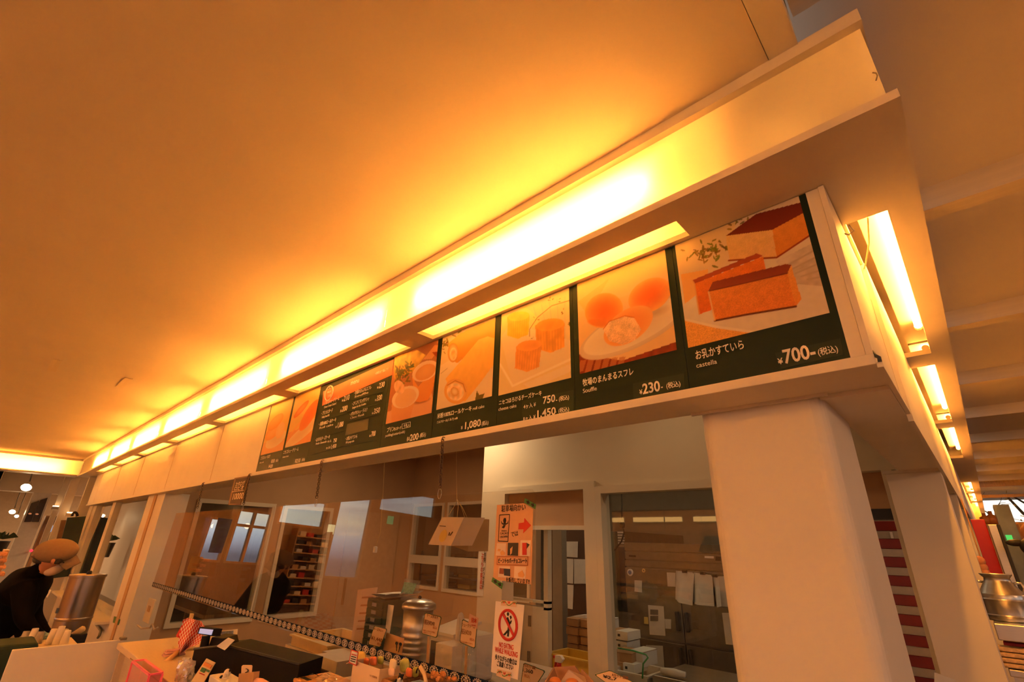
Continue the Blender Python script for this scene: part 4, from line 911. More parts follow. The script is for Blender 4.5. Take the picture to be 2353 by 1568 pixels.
tube('hanger_string', [W(1050,1148,y=1.9), W(1049,1100,y=1.9), W(1049,960,y=1.9), Vector((W(1049,960,y=1.9).x,1.9,2.86))], .0012, crm, n=5, label='pale string holding up the paper bags', cat='string')
# pull switch
e = empty('pull_switch', W(862,1270,y=2.4), 'white cord switch hanging in the staff area', 'switch'); tube('cord', [W(864,1255,y=2.4), W(874,1224,y=2.4), W(880,1140,y=2.4), W(884,1040,y=2.4), Vector((W(884,1040,y=2.4).x,2.4,2.86))], .0022, crm, e); p = W(862,1265,y=2.4); box('switch_body', p.x-.018, p.x+.018, p.y-.012, p.y+.012, p.z-.02, p.z+.03, paper, e, bev=.006)
# notes on the rear glass
for k, (pts, m, l) in enumerate(((((888,1296),(915,1298),(908,1332),(880,1330)), pm('pink_note', (.78,.42,.34), .8), 'pinkish note taped to the rear window'), (((897,1304),(911,1304),(905,1328),(890,1327)), paper, 'white sheet on the pinkish note'))):
    pq('paper_note', pts, YR+.027-.003*k, m, label=l, cat='note')
# vertical white notice on the cream pier
Yn = YK-.004; e = empty('wall_notice', W(1100,1368,y=Yn), 'tall white notice with red characters on the cream pier', 'notice')
pq('sheet', [(1100,1258),(1119,1257),(1110,1371),(1095,1369)], Yn, paper, e)
for k, ch in enumerate('こちらの商品は'): 
    t = k/7; yt(ch, (1106-5*t,1275+92*t), (1111-5*t,1275+92*t), 10, Yn-.003, e, redink, .01)
for k, ch in enumerate('保冷剤'): t = k/9; yt(ch, (1112-6*t,1272+92*t), (1117-6*t,1272+92*t), 9, Yn-.003, e, ink, .01)
for k, ch in enumerate('がつきます'): t = (k+4)/9; yt(ch, (1112-6*t,1272+92*t), (1116-6*t,1272+92*t), 8, Yn-.003, e, ink, .008)
e = empty('wall_switch', W(1096,1262,y=YK-.01), 'small grey wall switch on the pier edge', 'switch'); p = W(1096,1255,y=YK-.012); box('plate', p.x-.03, p.x+.03, p.y, p.y+.012, p.z-.05, p.z+.05, paper, e, bev=.003); box('rocker', p.x-.012, p.x+.012, p.y-.004, p.y+.001, p.z-.01, p.z+.025, dark, e)
# ------------------------------------------------------------------ kitchen
YFR = 4.95
def fx(px_, py_=1400): return W(px_, py_, y=YFR).x
def fz(py_, px_=1550): return W(px_, py_, y=YFR).z
fx0, fx1 = fx(1437,1300), fx(1437,1300)+1.45
zt0 = W(1440,1247,y=YFR).z; zb0, zb1, zb2 = W(1445,1267,y=YFR).z, W(1445,1287,y=YFR).z, W(1445,1303,y=YFR).z
e = empty('fridge', ((fx0+fx1)/2, 5.3, 0), 'large steel kitchen fridge covered with papers', 'fridge')
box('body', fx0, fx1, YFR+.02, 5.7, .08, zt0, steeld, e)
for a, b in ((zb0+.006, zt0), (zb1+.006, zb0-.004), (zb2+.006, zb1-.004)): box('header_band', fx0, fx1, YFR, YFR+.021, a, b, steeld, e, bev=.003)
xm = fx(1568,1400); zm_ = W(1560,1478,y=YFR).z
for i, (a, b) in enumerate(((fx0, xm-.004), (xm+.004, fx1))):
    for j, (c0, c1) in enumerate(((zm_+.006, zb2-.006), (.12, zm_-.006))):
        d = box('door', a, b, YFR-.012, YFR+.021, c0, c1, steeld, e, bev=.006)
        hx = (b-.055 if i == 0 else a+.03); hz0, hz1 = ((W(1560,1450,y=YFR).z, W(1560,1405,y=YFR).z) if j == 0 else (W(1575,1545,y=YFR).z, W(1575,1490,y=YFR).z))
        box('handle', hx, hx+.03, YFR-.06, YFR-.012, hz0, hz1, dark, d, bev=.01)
pq('logo_plate', [(1445,1276),(1461,1277),(1461,1281),(1445,1280)], YFR-.006, dark, e); pq('logo_plate', [(1619,1278),(1640,1279),(1640,1284),(1619,1283)], YFR-.006, paper, e); pq('display_panel', [(1644,1279),(1656,1280),(1656,1290),(1644,1289)], YFR-.006, dark, e)
wpap = pm('kitchen_paper', (.74,.70,.64), .8)
notes = [([(1458,1334),(1475,1335),(1475,1362),(1458,1360)], 'small note on the left fridge door near the badge'), ([(1532,1316),(1552,1317),(1552,1349),(1534,1348)], 'note tucked beside the clipped papers'), ([(1489,1391),(1525,1394),(1529,1462),(1493,1459)], 'tall printed sheet with photos on the fridge'), ([(1527,1423),(1542,1424),(1542,1446),(1529,1445)], 'small square note right of the photo sheet'), ([(1484,1483),(1523,1485),(1527,1540),(1489,1539)], 'ruled sheet on the lower fridge door'), ([(1645,1325),(1690,1325),(1690,1396),(1652,1394)], 'sheet with red marks beside the column'), ([(1659,1409),(1695,1409),(1695,1484),(1668,1481)], 'sheet half hidden by the column')]
for i, (pts, l) in enumerate(notes): pq('paper_note', pts, YFR-.018, wpap, label=l+'', cat='note', group='papers on the fridge')
pq('paper_note', [(1480,1418),(1489,1419),(1490,1435),(1480,1434)], YFR-.018, pm('yellow_note', (.78,.60,.18), .8), label='little yellow note on the fridge', cat='note')
for pts in ([(1494,1401),(1512,1402),(1512,1414),(1494,1413)], [(1494,1416),(1512,1416),(1512,1428),(1494,1428)]): pq('snapshot', pts, YFR-.021, pm('snapshot_grey', (.16,.13,.11), .5), None, label='dark snapshot printed on the tall sheet, '+('upper' if pts[0][1] < 1410 else 'lower')+' one', cat='photo')
# clipped white papers hanging
for i, (pts, l) in enumerate((([(1553,1312),(1592,1316),(1590,1388),(1552,1378)], 'clipped white papers hanging on the fridge, first bundle'), ([(1594,1316),(1634,1322),(1640,1390),(1591,1384)], 'clipped white papers hanging on the fridge, second bundle'), ([(1638,1322),(1648,1322),(1656,1390),(1646,1392)], 'thin folded paper hanging at the end of the bundles'))):
    e = empty('paper_bundle', W(*pts[3], y=YFR-.05), l, 'papers', 'paper bundles on the fridge')
    for k in range(3):
        q = [W(x+1.5*k, y+2*k, y=YFR-.04-.012*k) for x, y in pts]; n = 7; v = []
        for a in range(n+1):
            for b in range(n+1):
                s_, t_ = a/n, b/n; p_ = q[0].lerp(q[1], s_).lerp(q[3].lerp(q[2], s_), t_); p_.y -= .03*math.sin(s_*3.1)*t_*(1+.3*k) - .012*math.sin(s_*9+k)*t_; v.append(p_)
        mk('sheet', v, [(a*(n+1)+b, (a+1)*(n+1)+b, (a+1)*(n+1)+b+1, a*(n+1)+b+1) for a in range(n) for b in range(n)], wpap, e, smooth=True)
    p_ = W((pts[0][0]+pts[1][0])/2, pts[0][1]+2, y=YFR-.07); box('clip', p_.x-.02, p_.x+.02, p_.y-.01, p_.y+.02, p_.z-.012, p_.z+.012, dark, e)
p = W(1448,1316,y=YFR-.02); e = empty('round_badge', (p.x,YFR-.02,p.z), 'round blue magnet on the fridge', 'magnet'); cyl('rim', (p.x,YFR-.013,p.z), (p.x,YFR-.024,p.z), .034, paper, e, n=24); cyl('face', (p.x,YFR-.024,p.z), (p.x,YFR-.028,p.z), .02, pm('blue_enamel', (.05,.14,.36), .4), e, n=20)
p = W(1479,1312,y=YFR-.02); q = [(p.x+.014*math.cos(a), YFR-.02, p.z+.014*math.sin(a)) for a in np.linspace(0, 6.283, 17)]; tube('tape_roll', q, .006, crm, n=8, label='small cream ring hanging on the fridge', cat='ring')
# cord with plug, louvred unit, dark cabinet
tube('power_cord', [Vector((W(1428,1090,y=4.3).x,4.3,2.86)), W(1428,1090,y=4.3), W(1429,1180,y=4.3), W(1431,1205,y=4.3), W(1434,1225,y=4.3), W(1428,1245,y=4.3), W(1412,1265,y=4.3)], .008, dark, n=8, label='black power cord dangling in the kitchen window', cat='cord')
p = W(1431,1208,y=4.29); lathe('cord_plug', (p.x,4.28,p.z-.03), [(.006,0),(.024,.012),(.028,.04),(.018,.065),(.006,.07)], dark, n=14, label='black plug hanging on the kitchen cord', cat='plug')
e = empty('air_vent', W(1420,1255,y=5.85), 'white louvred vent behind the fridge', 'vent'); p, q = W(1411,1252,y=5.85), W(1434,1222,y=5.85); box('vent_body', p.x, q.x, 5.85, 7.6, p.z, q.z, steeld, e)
for k in range(5): z = p.z+(q.z-p.z)*(k+.3)/5; box('slat', p.x, q.x, 5.83, 5.85, z, z+(q.z-p.z)*.12, pm('vent_white', (.85,.80,.70), .5), e)
p, q = W(1391,1500,y=5.4), W(1411,1222,y=5.4); box('tall_locker', p.x, q.x, 5.4, 5.48, 0, q.z, pm('olive_metal', (.14,.13,.08), .5), label='olive tall locker beside the fridge', cat='locker', bev=.004)
p, q = W(1412,1500,y=5.5), W(1436,1300,y=5.5); box('control_unit', p.x, q.x, 5.5, 5.75, 0, q.z+.2, pm('dark_unit', (.05,.05,.055), .5), label='dark equipment unit between locker and fridge', cat='unit', bev=.004)
# dark rack with hung sheets seen through the doorway
p, q = W(1268,1500,y=5.3), W(1346,1200,y=5.3); box('storage_rack', p.x-.02, q.x+.1, 5.32, 5.7, 0, q.z+.05, pm('dark_brown_unit', (.12,.065,.04), .6), label='dark brown storage unit behind the doorway', cat='unit', bev=.004)
for pts, l in (([(1300,1245),(1328,1245),(1327,1282),(1301,1280)], 'upper sheet hung on the brown unit'), ([(1297,1284),(1318,1285),(1317,1342),(1299,1340)], 'left middle sheet hung on the brown unit'), ([(1319,1285),(1346,1286),(1346,1342),(1319,1342)], 'right middle sheet hung on the brown unit'), ([(1298,1344),(1318,1345),(1316,1401),(1301,1398)], 'lower sheet hung on the brown unit')): pq('paper_sheet', pts, 5.31, wpap, label=l, cat='paper', group='sheets on the brown unit')
p, q = W(1270,1380,y=4.9), W(1290,1210,y=4.9); box('glass_door_edge', p.x, q.x, 4.9, 5.0, 0, q.z, pm('mirror_edge', (.30,.24,.18), .3), label='narrow pale cabinet at the edge of the doorway', cat='cabinet', bev=.003)
# card boxes
YX = 4.3
def cbox(px0, px1, pyb, pyt, Y, depth, mat, label, rot=0, group='card boxes in the kitchen', bandm=None):
    a, b = W(px0, pyb, y=Y), W(px1, pyb, y=Y); z1 = W(px0, pyt, y=Y).z
    e = empty('card_box', ((a.x+b.x)/2, Y+depth/2, a.z), label, 'box', group); box('carton', a.x, b.x, Y, Y+depth, a.z, z1, mat, e, bev=.004)
    box('lid_seam', a.x-.001, b.x+.001, Y-.0015, Y+depth, z1-.008, z1-.005, pm('seam_brown', (.30,.15,.07), .8), e)
    if bandm: box('white_sleeve', a.x+(b.x-a.x)*.45, b.x+.003, Y-.004, Y+depth+.003, a.z+.001, z1+.003, paper, e); box('stamp', a.x+(b.x-a.x)*.55, a.x+(b.x-a.x)*.66, Y-.006, Y-.004, a.z+(z1-a.z)*.4, a.z+(z1-a.z)*.7, dark, e)
    e.rotation_euler.z = rot; return e
ords = ['lowest', 'second', 'third', 'topmost']
for k in range(4):
    cbox(1303+(k%2)*2-k*1, 1328-(k%2), 1497-19.7*k, 1479-19.7*k, YX, .30, kraft, f'{ords[k]} brown carton of the front stack behind the doorway')
    cbox(1331+(k%2)*3, 1362, 1501-19.7*k, 1483-19.7*k, YX+.02, .30, kraft, f'{ords[k]} brown carton of the rear stack at the mullion')
pq('flat_card', [(1303,1419),(1322,1415),(1345,1414),(1345,1422),(1330,1424)], YX+.1, paper, label='white sheet lying over the carton stack', cat='paper', th=.15)
cbox(1395,1442, 1466, 1447, YX-.05, .22, kraft, 'half sleeved carton, upper one of the pair by the fridge', bandm=1); cbox(1397,1441, 1489, 1470, YX-.05, .22, kraft, 'half sleeved carton, lower one of the pair by the fridge', bandm=1)
cbox(1396,1403, 1446, 1422, YX, .15, paper, 'small white box on top of the sleeved pair'); cbox(1394,1410, 1514, 1488, YX-.1, .2, paper, 'white box at the mullion foot')
cbox(1406,1446, 1518, 1495, YX-.3, .25, kraft, 'open brown carton resting on the white crate', .15); cbox(1447,1478, 1530, 1494, YX-.2, .25, paper, 'tall white sleeve box standing in the crate'); cbox(1413,1458, 1540, 1520, YX-.32, .22, kraft, 'banded carton in the white crate', 0, bandm=1)
crate('plastic_crate', W(1260,1545,y=3.95).x, W(1412,1545,y=3.95).x, 3.95, 4.25, W(1300,1568,y=3.95).z, W(1300,1508,y=3.95).z, pm('yellow_plastic', (.78,.50,.09), .4), 'yellow plastic crate below the brown cartons', .014)
p = W(1405,1566,y=3.85); q = W(1485,1537,y=3.85); crate('plastic_crate', p.x, q.x, 3.85, 4.2, p.z-.1, W(1420,1540,y=3.85).z, pm('frost_plastic', (.74,.66,.56), .4), 'frosted white crate in front of the fridge', .012)
tube('strap', [W(1420,1490,y=4.05), W(1455,1496,y=4.0), W(1484,1505,y=3.9), W(1489,1512,y=3.85), W(1478,1526,y=3.83), W(1476,1560,y=3.83)], .006, pm('green_strap', (.05,.40,.14), .5), n=6, label='green packing strap curling over the crate', cat='strap')
p = W(1512,1540,y=3.9); tube('white_cloth', [W(1520,1542,y=3.9), W(1545,1546,y=3.9), W(1575,1552,y=3.9)], [.022,.028,.02], paper, n=10, label='rolled white cloth on the kitchen counter', cat='cloth'); box('kitchen_counter', W(1500,1568,y=3.85).x, W(1600,1568,y=3.85).x+.3, 3.85, 4.4, .5, W(1545,1546,y=3.9).z-.03, steel, label='steel kitchen counter under the window', cat='counter', bev=.004)
# spray bottle
p = W(1285,1568,y=3.4); e = empty('spray_bottle', (p.x,3.4,p.z), 'white spray bottle with red trigger', 'bottle'); m_ = mpp(p)
zz0 = W(1284,1535,y=3.4).z; lathe('bottle', (p.x,3.4,p.z-.10), [(.04,0),(.042,.02),(.042,.10),(.03,.13),(.014,zz0-p.z+.10)], paper, e, n=24); lathe('collar', (p.x,3.4,zz0), [(.018,0),(.018,W(1284,1524,y=3.4).z-zz0)], redink, e, n=18)
zt3 = W(1284,1524,y=3.4).z; slab('spray_head', [(p.x-.03,3.385,zt3+.004),(p.x+.022,3.385,zt3+.004),(p.x+.045,3.385,zt3+.030),(p.x+.022,3.385,zt3+.052),(p.x-.028,3.385,zt3+.046)], (0,.03,0), paper, e); slab('trigger', [(p.x-.03,3.39,zt3+.01),(p.x-.022,3.39,zt3+.01),(p.x-.038,3.39,zt3-.045),(p.x-.046,3.39,zt3-.042)], (0,.02,0), redink, e); box('nozzle', p.x-.046, p.x-.028, 3.388, 3.412, zt3+.026, zt3+.044, redink, e)
# kitchen nook seen under the orange poster
e = empty('shelf_unit', W(1200,1500,y=YK+.5), 'cream shelf unit inside the doorway', 'shelf'); a, b = W(1175,1400,y=YK+.3).x, W(1262,1400,y=YK+.3).x
for pz in (1378, 1392): z = W(1220,pz,y=YK+.3).z; box('shelf', a, b, YK+.28, YK+.342, z-.02, z, cream, e)
box('side_panel', b-.05, b, YK+.28, YK+.34, .3, 1.95, cream, e); box('hinge', W(1213,1450,y=YK+.27).x, W(1218,1450,y=YK+.27).x, YK+.27, YK+.285, W(1213,1440,y=YK+.27).z, W(1213,1415,y=YK+.27).z, steeld, e); box('hinge', W(1211,1510,y=YK+.27).x, W(1216,1510,y=YK+.27).x, YK+.27, YK+.285, W(1213,1525,y=YK+.27).z, W(1213,1497,y=YK+.27).z, steeld, e)
box('cabinet_front', a, b-.05, YK+.285, YK+.30, .3, W(1220,1396,y=YK+.3).z, cream, e)

# kitchen rack with bowls and trays seen through the rear windows
e = empty('wire_rack', (-4.9, 5.7, 0), 'wire rack with trays behind the rear window', 'rack')
xa, xb = W(965,1300,y=5.5).x, W(1100,1300,y=5.5).x
for k, py_ in enumerate((1299, 1327, 1352, 1400)):
    z = W(1040,py_,y=5.5).z; mb = MB(); mb.box(xa,xb,5.5,5.53,z-.02,z); mb.box(xa,xb,5.87,5.9,z-.02,z)
    for j in range(10): x = xa+(xb-xa)*j/9; mb.box(x-.004,x+.004,5.53,5.87,z-.012,z-.004)
    mb.build('wire_shelf', steel, e)
for x in (xa, xb-.03):
    for y in (5.5, 5.87): box('upright', x, x+.03, y, y+.03, 0, W(1040,1270,y=5.5).z, steel, e)
for k, (cx, py_, w_, h, m, l) in enumerate(((1005,1299,.16,.10,dark,'dark pot on the upper wire shelf'), (1040,1299,.20,.16,kraft,'brown carton on the upper wire shelf'), (1068,1299,.14,.12,dark,'black tin on the upper wire shelf'), (1070,1327,.26,.05,crm,'cream tray on the middle wire shelf'), (1070,1352,.28,.06,crm,'cream tray on the lower wire shelf'), (1012,1327,.2,.05,steel,'steel tray on the middle wire shelf'))):
    p = W(cx, py_, y=5.6); box('rack_tray', p.x-w_/2, p.x+w_/2, 5.55, 5.8, W(1040,py_,y=5.5).z+.001, W(1040,py_,y=5.5).z+h, m, label=l, cat='tray' if 'tray' in l else 'container', bev=.006)
for k, cx in enumerate((985, 1008, 1030)):
    p = W(cx, 1352, y=5.6); lathe('steel_bowl', (p.x,5.65,W(1040,1352,y=5.5).z+.001), [(.04,0),(.07,.02),(.10,.06),(.105,.065),(.095,.06),(.06,.02)], steel, n=24, label=f'shiny steel bowl on the lower wire shelf, {["left","middle","right"][k]} of three', cat='bowl', group='steel bowls')
p, q = W(885,1400,y=5.9), W(960,1190,y=5.9); box('red_door', p.x, q.x, 5.9, 5.95, 0, q.z, pm('maroon_door', (.22,.06,.05), .5), label='maroon door behind the rear window', cat='door', bev=.004)
p, q = W(905,1400,y=5.86), W(918,1215,y=5.86); box('wooden_jamb', p.x, q.x+.05, 5.84, 5.89, 0, q.z, pine, label='pale wooden jamb before the maroon door', cat='jamb', **S)
# ------------------------------------------------------------------ service counter in front of the screens
ZCT = .90
ctm = pm('counter_laminate', (.72,.55,.36), .45, var=.05, scale=12, aniso=(1.5,14,14))
e = empty('service_counter', (-2.9, 1.07, 0), 'pale wooden service counter with the register on it', 'counter')
xc0 = W(282,1477,z=ZCT).x
box('counter_top', xc0, -2.15, .81, 1.34, ZCT-.03, ZCT, ctm, e, bev=.003)
box('front_panel', xc0+.02, -2.17, .86, .88, 0, ZCT-.03, ctm, e); box('end_panel', xc0, xc0+.025, .83, 1.32, 0, ZCT-.03, ctm, e)
box('lower_ledge', xc0+.1, -2.2, .60, .86, .62, .645, ctm, e, bev=.003); box('ledge_side', xc0+.1, xc0+.12, .60, .86, 0, .62, ctm, e)
box('edge_groove', W(305,1493,y=.808).x, -2.3, .8075, .812, ZCT-.024, ZCT-.019, pm('groove_shadow', (.30,.18,.10), .8), e)
e = empty('swing_gate', (xc0-.02, .62, 0), 'white half-height swing gate at the end of the counter', 'gate')
box('gate_leaf', xc0-.035, xc0-.012, .36, .84, .10, ZCT+.012, white, e, bev=.003); box('hinge', xc0-.05, xc0-.005, .82, .85, ZCT+.010, ZCT+.022, steeld, e)
e = empty('display_case', (-1.3, 1.15, 0), 'pastry display case below the acrylic screen', 'display case')
box('case_top', -2.14, -.45, .95, 1.34, .94, .96, ctm, e, bev=.003); box('case_body', -2.12, -.47, .97, 1.33, 0, .94, white, e)
ZD = .96
# gingham cloth over a small rack
red1, red2 = (.70,.05,.04), (.86,.62,.52)
gm = bpy.data.materials.new('red_gingham'); gm.use_nodes = True; nt = gm.node_tree; b_ = nt.nodes['Principled BSDF']; b_.inputs['Roughness'].default_value = .9
uv = NN(nt, 'ShaderNodeAttribute'); uv.attribute_name = 'weave'; ck = NN(nt, 'ShaderNodeTexChecker'); ck.inputs['Scale'].default_value = 1.0; ck.inputs[1].default_value = (*red1,1); ck.inputs[2].default_value = (*red2,1)
nt.links.new(uv.outputs['Vector'], ck.inputs[0]); nt.links.new(ck.outputs[0], b_.inputs['Base Color']); MATS['red_gingham'] = gm
e = empty('gingham_cloth', W(420,1500,y=1.05), 'red gingham cloth draped over a small rack on the counter', 'cloth')
out = [((432,1420),(462,1428)), ((420,1425),(470,1440)), ((417,1440),(468,1458)), ((412,1458),(462,1472)), ((410,1475),(455,1482)), ((408,1498),(440,1487)), ((409,1512),(418,1500))]
nu, v, f, wv = 16, [], [], []
for i, (l, r) in enumerate(out):
    for j in range(nu+1):
        t = j/nu; p = W(l[0]*(1-t)+r[0]*t, l[1]*(1-t)+r[1]*t, y=.985+.018*math.sin(t*9+i*.5)+.02*t); v.append(p); wv.append((j*.98, i*2.8, 0.5))
n1 = len(v); 
for i in range(len(out)-1):
    for j in range(nu): f.append((i*(nu+1)+j, i*(nu+1)+j+1, (i+1)*(nu+1)+j+1, (i+1)*(nu+1)+j))
o = mk('cloth', v, f, gm, e, smooth=True); at = o.data.attributes.new('weave', 'FLOAT_VECTOR', 'POINT'); at.data.foreach_set('vector', np.array(wv, np.float32).ravel())
slab('cloth_fold', [W(*p, y=1.02) for p in ((430,1422),(424,1425),(404,1462),(408,1466),(418,1440))], (0,.01,0), redink, e)
box('rack_post', W(438,1411,y=1.03).x-.012, W(438,1411,y=1.03).x+.012, 1.03, 1.045, ZCT, W(438,1411,y=1.03).z, crm, e); box('rack_foot', W(438,1411,y=1.03).x-.06, W(438,1411,y=1.03).x+.06, 1.0, 1.075, ZCT, ZCT+.01, crm, e)
# folded pink cloths
pinkc = pm('pink_towel', (.78,.42,.36), .95, bump=.2, scale=60)
def folded(px0, px1, pyb, dep, h, label, rot=0):
    a, b = W(px0, pyb, z=ZCT), W(px1, pyb, z=ZCT); x0, x1 = a.x, b.x; Y = (a.y+b.y)/2
    e = empty('folded_towel', ((x0+x1)/2, Y+dep/2, ZCT), label, 'towel')
    for k in range(3): box('fold', x0+.004*k, x1-.006*k, Y+.004*k, Y+dep-.003*k, ZCT+h*k/3, ZCT+h*(k+.94)/3, pinkc, e, bev=h/8, seg=3)
    e.rotation_euler.z = rot
folded(355, 392, 1510, .10, .03, 'flat folded pink cloth near the counter end')
xr0, xr1 = W(500,1568,y=.85).x, W(664,1568,y=.85).x
box('display_riser', xr0, xr1, .815, .885, ZCT+.0005, 1.0, white, label='white riser block under the small goods before the register', cat='block', bev=.003)
e = empty('folded_towel', (W(620,1560,y=.85).x, .85, 1.0), 'rolled pale pink towel before the register end', 'towel')
ta, tb_ = W(588,1560,y=.85).x, W(656,1560,y=.85).x
for k, (zz0, rr0) in enumerate(((1.019,.018), (1.034,.014))): tube('fold', [(ta+.012*k,.848,zz0),(ta+.05,.846,zz0+.003),((ta+tb_)/2,.85,zz0),(tb_-.015*k,.848,zz0-.002)], [rr0*.8,rr0,rr0,rr0*.7], pinkc, e, n=12)
# wooden spatula leaning
tube('wooden_spatula', [W(378,1526,y=.9), W(392,1514,y=.92), W(410,1497,y=.98)], [.016,.014,.010], pm('raw_wood', (.80,.52,.24), .6), n=8, label='short wooden spatula leaning at the gingham cloth', cat='spatula')
# register
reg = pm('register_black', (.010,.009,.009), .6, spec=.15)
e = empty('cash_register', (-2.9, 1.05, ZCT), 'black cash register with a lit customer display', 'register')
P = lambda x, y, Y: W(x, y, y=Y)
pa, pb = P(447,1492,1.02), P(688,1528,1.24)
top = [P(447,1492,.89), P(520,1484,.95), P(545,1491,.97), P(688,1528,1.09)]; bot = [Vector((p.x,p.y,ZCT)) for p in top]; bk = [p+Vector((-.02,.11,.012)) for p in top]; bkb = [Vector((p.x,p.y,ZCT)) for p in bk]
v = top+bot+bk+bkb; f = [(0,4,5,1),(1,5,6,2),(2,6,7,3),(0,1,9,8),(1,2,10,9),(2,3,11,10),(8,9,13,12),(9,10,14,13),(10,11,15,14),(0,8,12,4),(3,7,15,11)]; mk('body', v, f, reg, e)
tube('top_edge', top, .006, dark, e, n=6)
scr = [P(459,1441,.90), P(492,1446,.90), P(487,1463,.90), P(453,1457,.90)]; slab('display_housing', scr, (.015,.03,0), reg, e)
lcdm = pm('lit_display', (.30,.30,.42), .3, emit=(.55,.58,.85), estr=.55); slab('display_screen', [P(460,1445,.897), P(489,1448,.897), P(485,1460,.897), P(456,1456,.897)], (0,.002,0), lcdm, e)
cyl('display_stand', P(474,1462,.93), Vector((P(470,1495,.93).x, .93, ZCT+.02)), .018, reg, e, n=14); slab('printer_head', [P(487,1465,.95), P(512,1468,.95), P(516,1490,.95), P(480,1484,.95)], (0,.06,.01), reg, e)
slab('price_tag', [P(524,1466,.93), P(539,1472,.93), P(516,1495,.93), P(497,1486,.93)], (0,.002,0), paper, e)
# printed leaflets behind the register
e = empty('leaflet', W(535,1490,y=1.22), 'blue and white leaflet standing behind the register', 'leaflet'); pq('sheet', [(505,1450),(546,1446),(541,1492),(520,1492)], 1.2, paper, e); pq('sky_print', [(508,1452),(536,1450),(534,1470),(510,1466)], 1.197, pm('print_blue', (.16,.22,.46), .6, var=.5, scale=40), e)
e = empty('leaflet_stand', W(455,1568,y=.86), 'tall leaflet with green and orange print leaning at the register', 'leaflet'); slab('sheet', [P(474,1514,.845), P(494,1524,.845), P(458,1585,.835), P(430,1580,.835)], (0,.003,0), pm('leaflet_cream', (.80,.62,.34), .6), e)
for pts, m in (([(470,1522),(487,1530),(482,1537),(466,1530)], pm('leaflet_orange', (.78,.30,.08), .6)), ([(464,1534),(474,1538),(468,1547),(459,1543)], pm('leaflet_green', (.05,.22,.07), .6)), ([(476,1539),(482,1542),(479,1546),(473,1543)], pm('leaflet_green2', (.08,.28,.09), .6)), ([(458,1546),(470,1551),(469,1553),(457,1548)], redink)): slab('print_field', [P(*p,.838) for p in pts], (0,.001,0), m, e)
# clear bags bundle
bagc = clear('crinkled_bag', (.92,.88,.82), 1.45, rough=.12, boost=2.0, haze=.35)
e = empty('bag_bundle', W(425,1560,y=.9), 'bundle of crinkled clear bags beside the leaflet', 'bags')
for k in range(5):
    a = [P(400+7*k, 1570, .83+.005*k), P(424+7*k, 1574, .83+.005*k), P(443+3*k-k*k, 1515+5*abs(k-2), .84+.005*k), P(410+7*k, 1508+6*abs(k-1.5), .84+.005*k)]
    n = 6; v = []
    for i in range(n+1):
        for j in range(n+1):
            s_, t_ = i/n, j/n; p = a[0].lerp(a[1], s_).lerp(a[3].lerp(a[2], s_), t_); p.y += .012*math.sin(s_*7+k)*math.cos(t_*5+2*k); v.append(p)
    mk('clear_bag', v, [(i*(n+1)+j, (i+1)*(n+1)+j, (i+1)*(n+1)+j+1, i*(n+1)+j+1) for i in range(n) for j in range(n)], bagc, e, smooth=False)
# pink acrylic box
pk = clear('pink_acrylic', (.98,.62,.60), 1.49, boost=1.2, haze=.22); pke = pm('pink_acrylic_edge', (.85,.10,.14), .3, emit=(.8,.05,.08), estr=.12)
a, b = P(316,1520,.72), P(363,1524,.72); z0, z1 = .645, a.z
e = empty('donation_box', ((a.x+b.x)/2, .76, z0), 'clear pink acrylic box on the counter ledge', 'box'); box('wall', a.x, b.x, .70, .703, z0, z1, pk, e); box('wall', a.x, b.x, .745, .748, z0, z1, pk, e); box('wall', a.x, a.x+.003, .703, .745, z0, z1, pk, e); box('wall', b.x-.003, b.x, .703, .745, z0, z1, pk, e); box('lid', a.x, b.x, .70, .748, z1, z1+.003, pk, e)
mb = MB()
for x in (a.x, b.x): mb.box(x-.004,x+.004,.697,.704,z0,z1); mb.box(x-.004,x+.004,.744,.751,z0,z1); mb.box(x-.004,x+.004,.704,.744,z1,z1+.006)
for y in (.697, .744): mb.box(a.x+.004,b.x-.004,y,y+.007,z1-.002,z1+.006)
mb.build('glowing_edges', pke, e)
# cow plush, number card, printer
cw = pm('plush_white', (.80,.70,.58), .95, bump=.3, scale=80); ck_ = pm('plush_black', (.02,.018,.016), .95)
def blob(name, c, r, mat, parent, n=14):
    v, f = [], []
    for i in range(n+1):
        th = math.pi*i/n
        for j in range(n): ph = 2*math.pi*j/n; v.append((c[0]+r[0]*math.sin(th)*math.cos(ph), c[1]+r[1]*math.sin(th)*math.sin(ph), c[2]+r[2]*math.cos(th)))
    for i in range(n):
        for j in range(n): f.append((i*n+j, (i+1)*n+j, (i+1)*n+(j+1) % n, i*n+(j+1) % n))
    return mk(name, v, f, mat, parent, smooth=True)
def cow(cx, cy, Y, s, label, black=False):
    p = W(cx, cy, y=Y); k = s*mpp(p); e = empty('cow_plush', (p.x, Y, 1.0 if Y < 1 else ZD), label, 'plush toy', 'cow plush toys')
    V = lambda dx, dy, dz: (p.x+dx*k, Y+dy*k, p.z+dz*k)
    blob('body', V(0,0,-14), (13*k,10*k,11*k), cw, e); blob('head', V(6,-2,0), (8*k,7*k,8*k), ck_ if black else cw, e); blob('muzzle', V(10,-7,-3), (5*k,4*k,4*k), cw, e)
    blob('ear', V(-2,0,6), (4*k,2*k,3*k), ck_, e); blob('ear', V(14,0,6), (4*k,2*k,3*k), ck_, e); blob('patch', V(-6,-7,-10), (6*k,4*k,5*k), ck_, e); blob('leg', V(-12,-4,-18), (4*k,4*k,7*k), cw, e); blob('leg', V(10,-5,-19), (4*k,4*k,7*k), cw, e); return e
cow(522, 1546, .845, 1.05, 'small white cow plush lying before the register'); cow(919, 1556, 1.16, .8, 'black faced cow plush in the pastry basket', True)
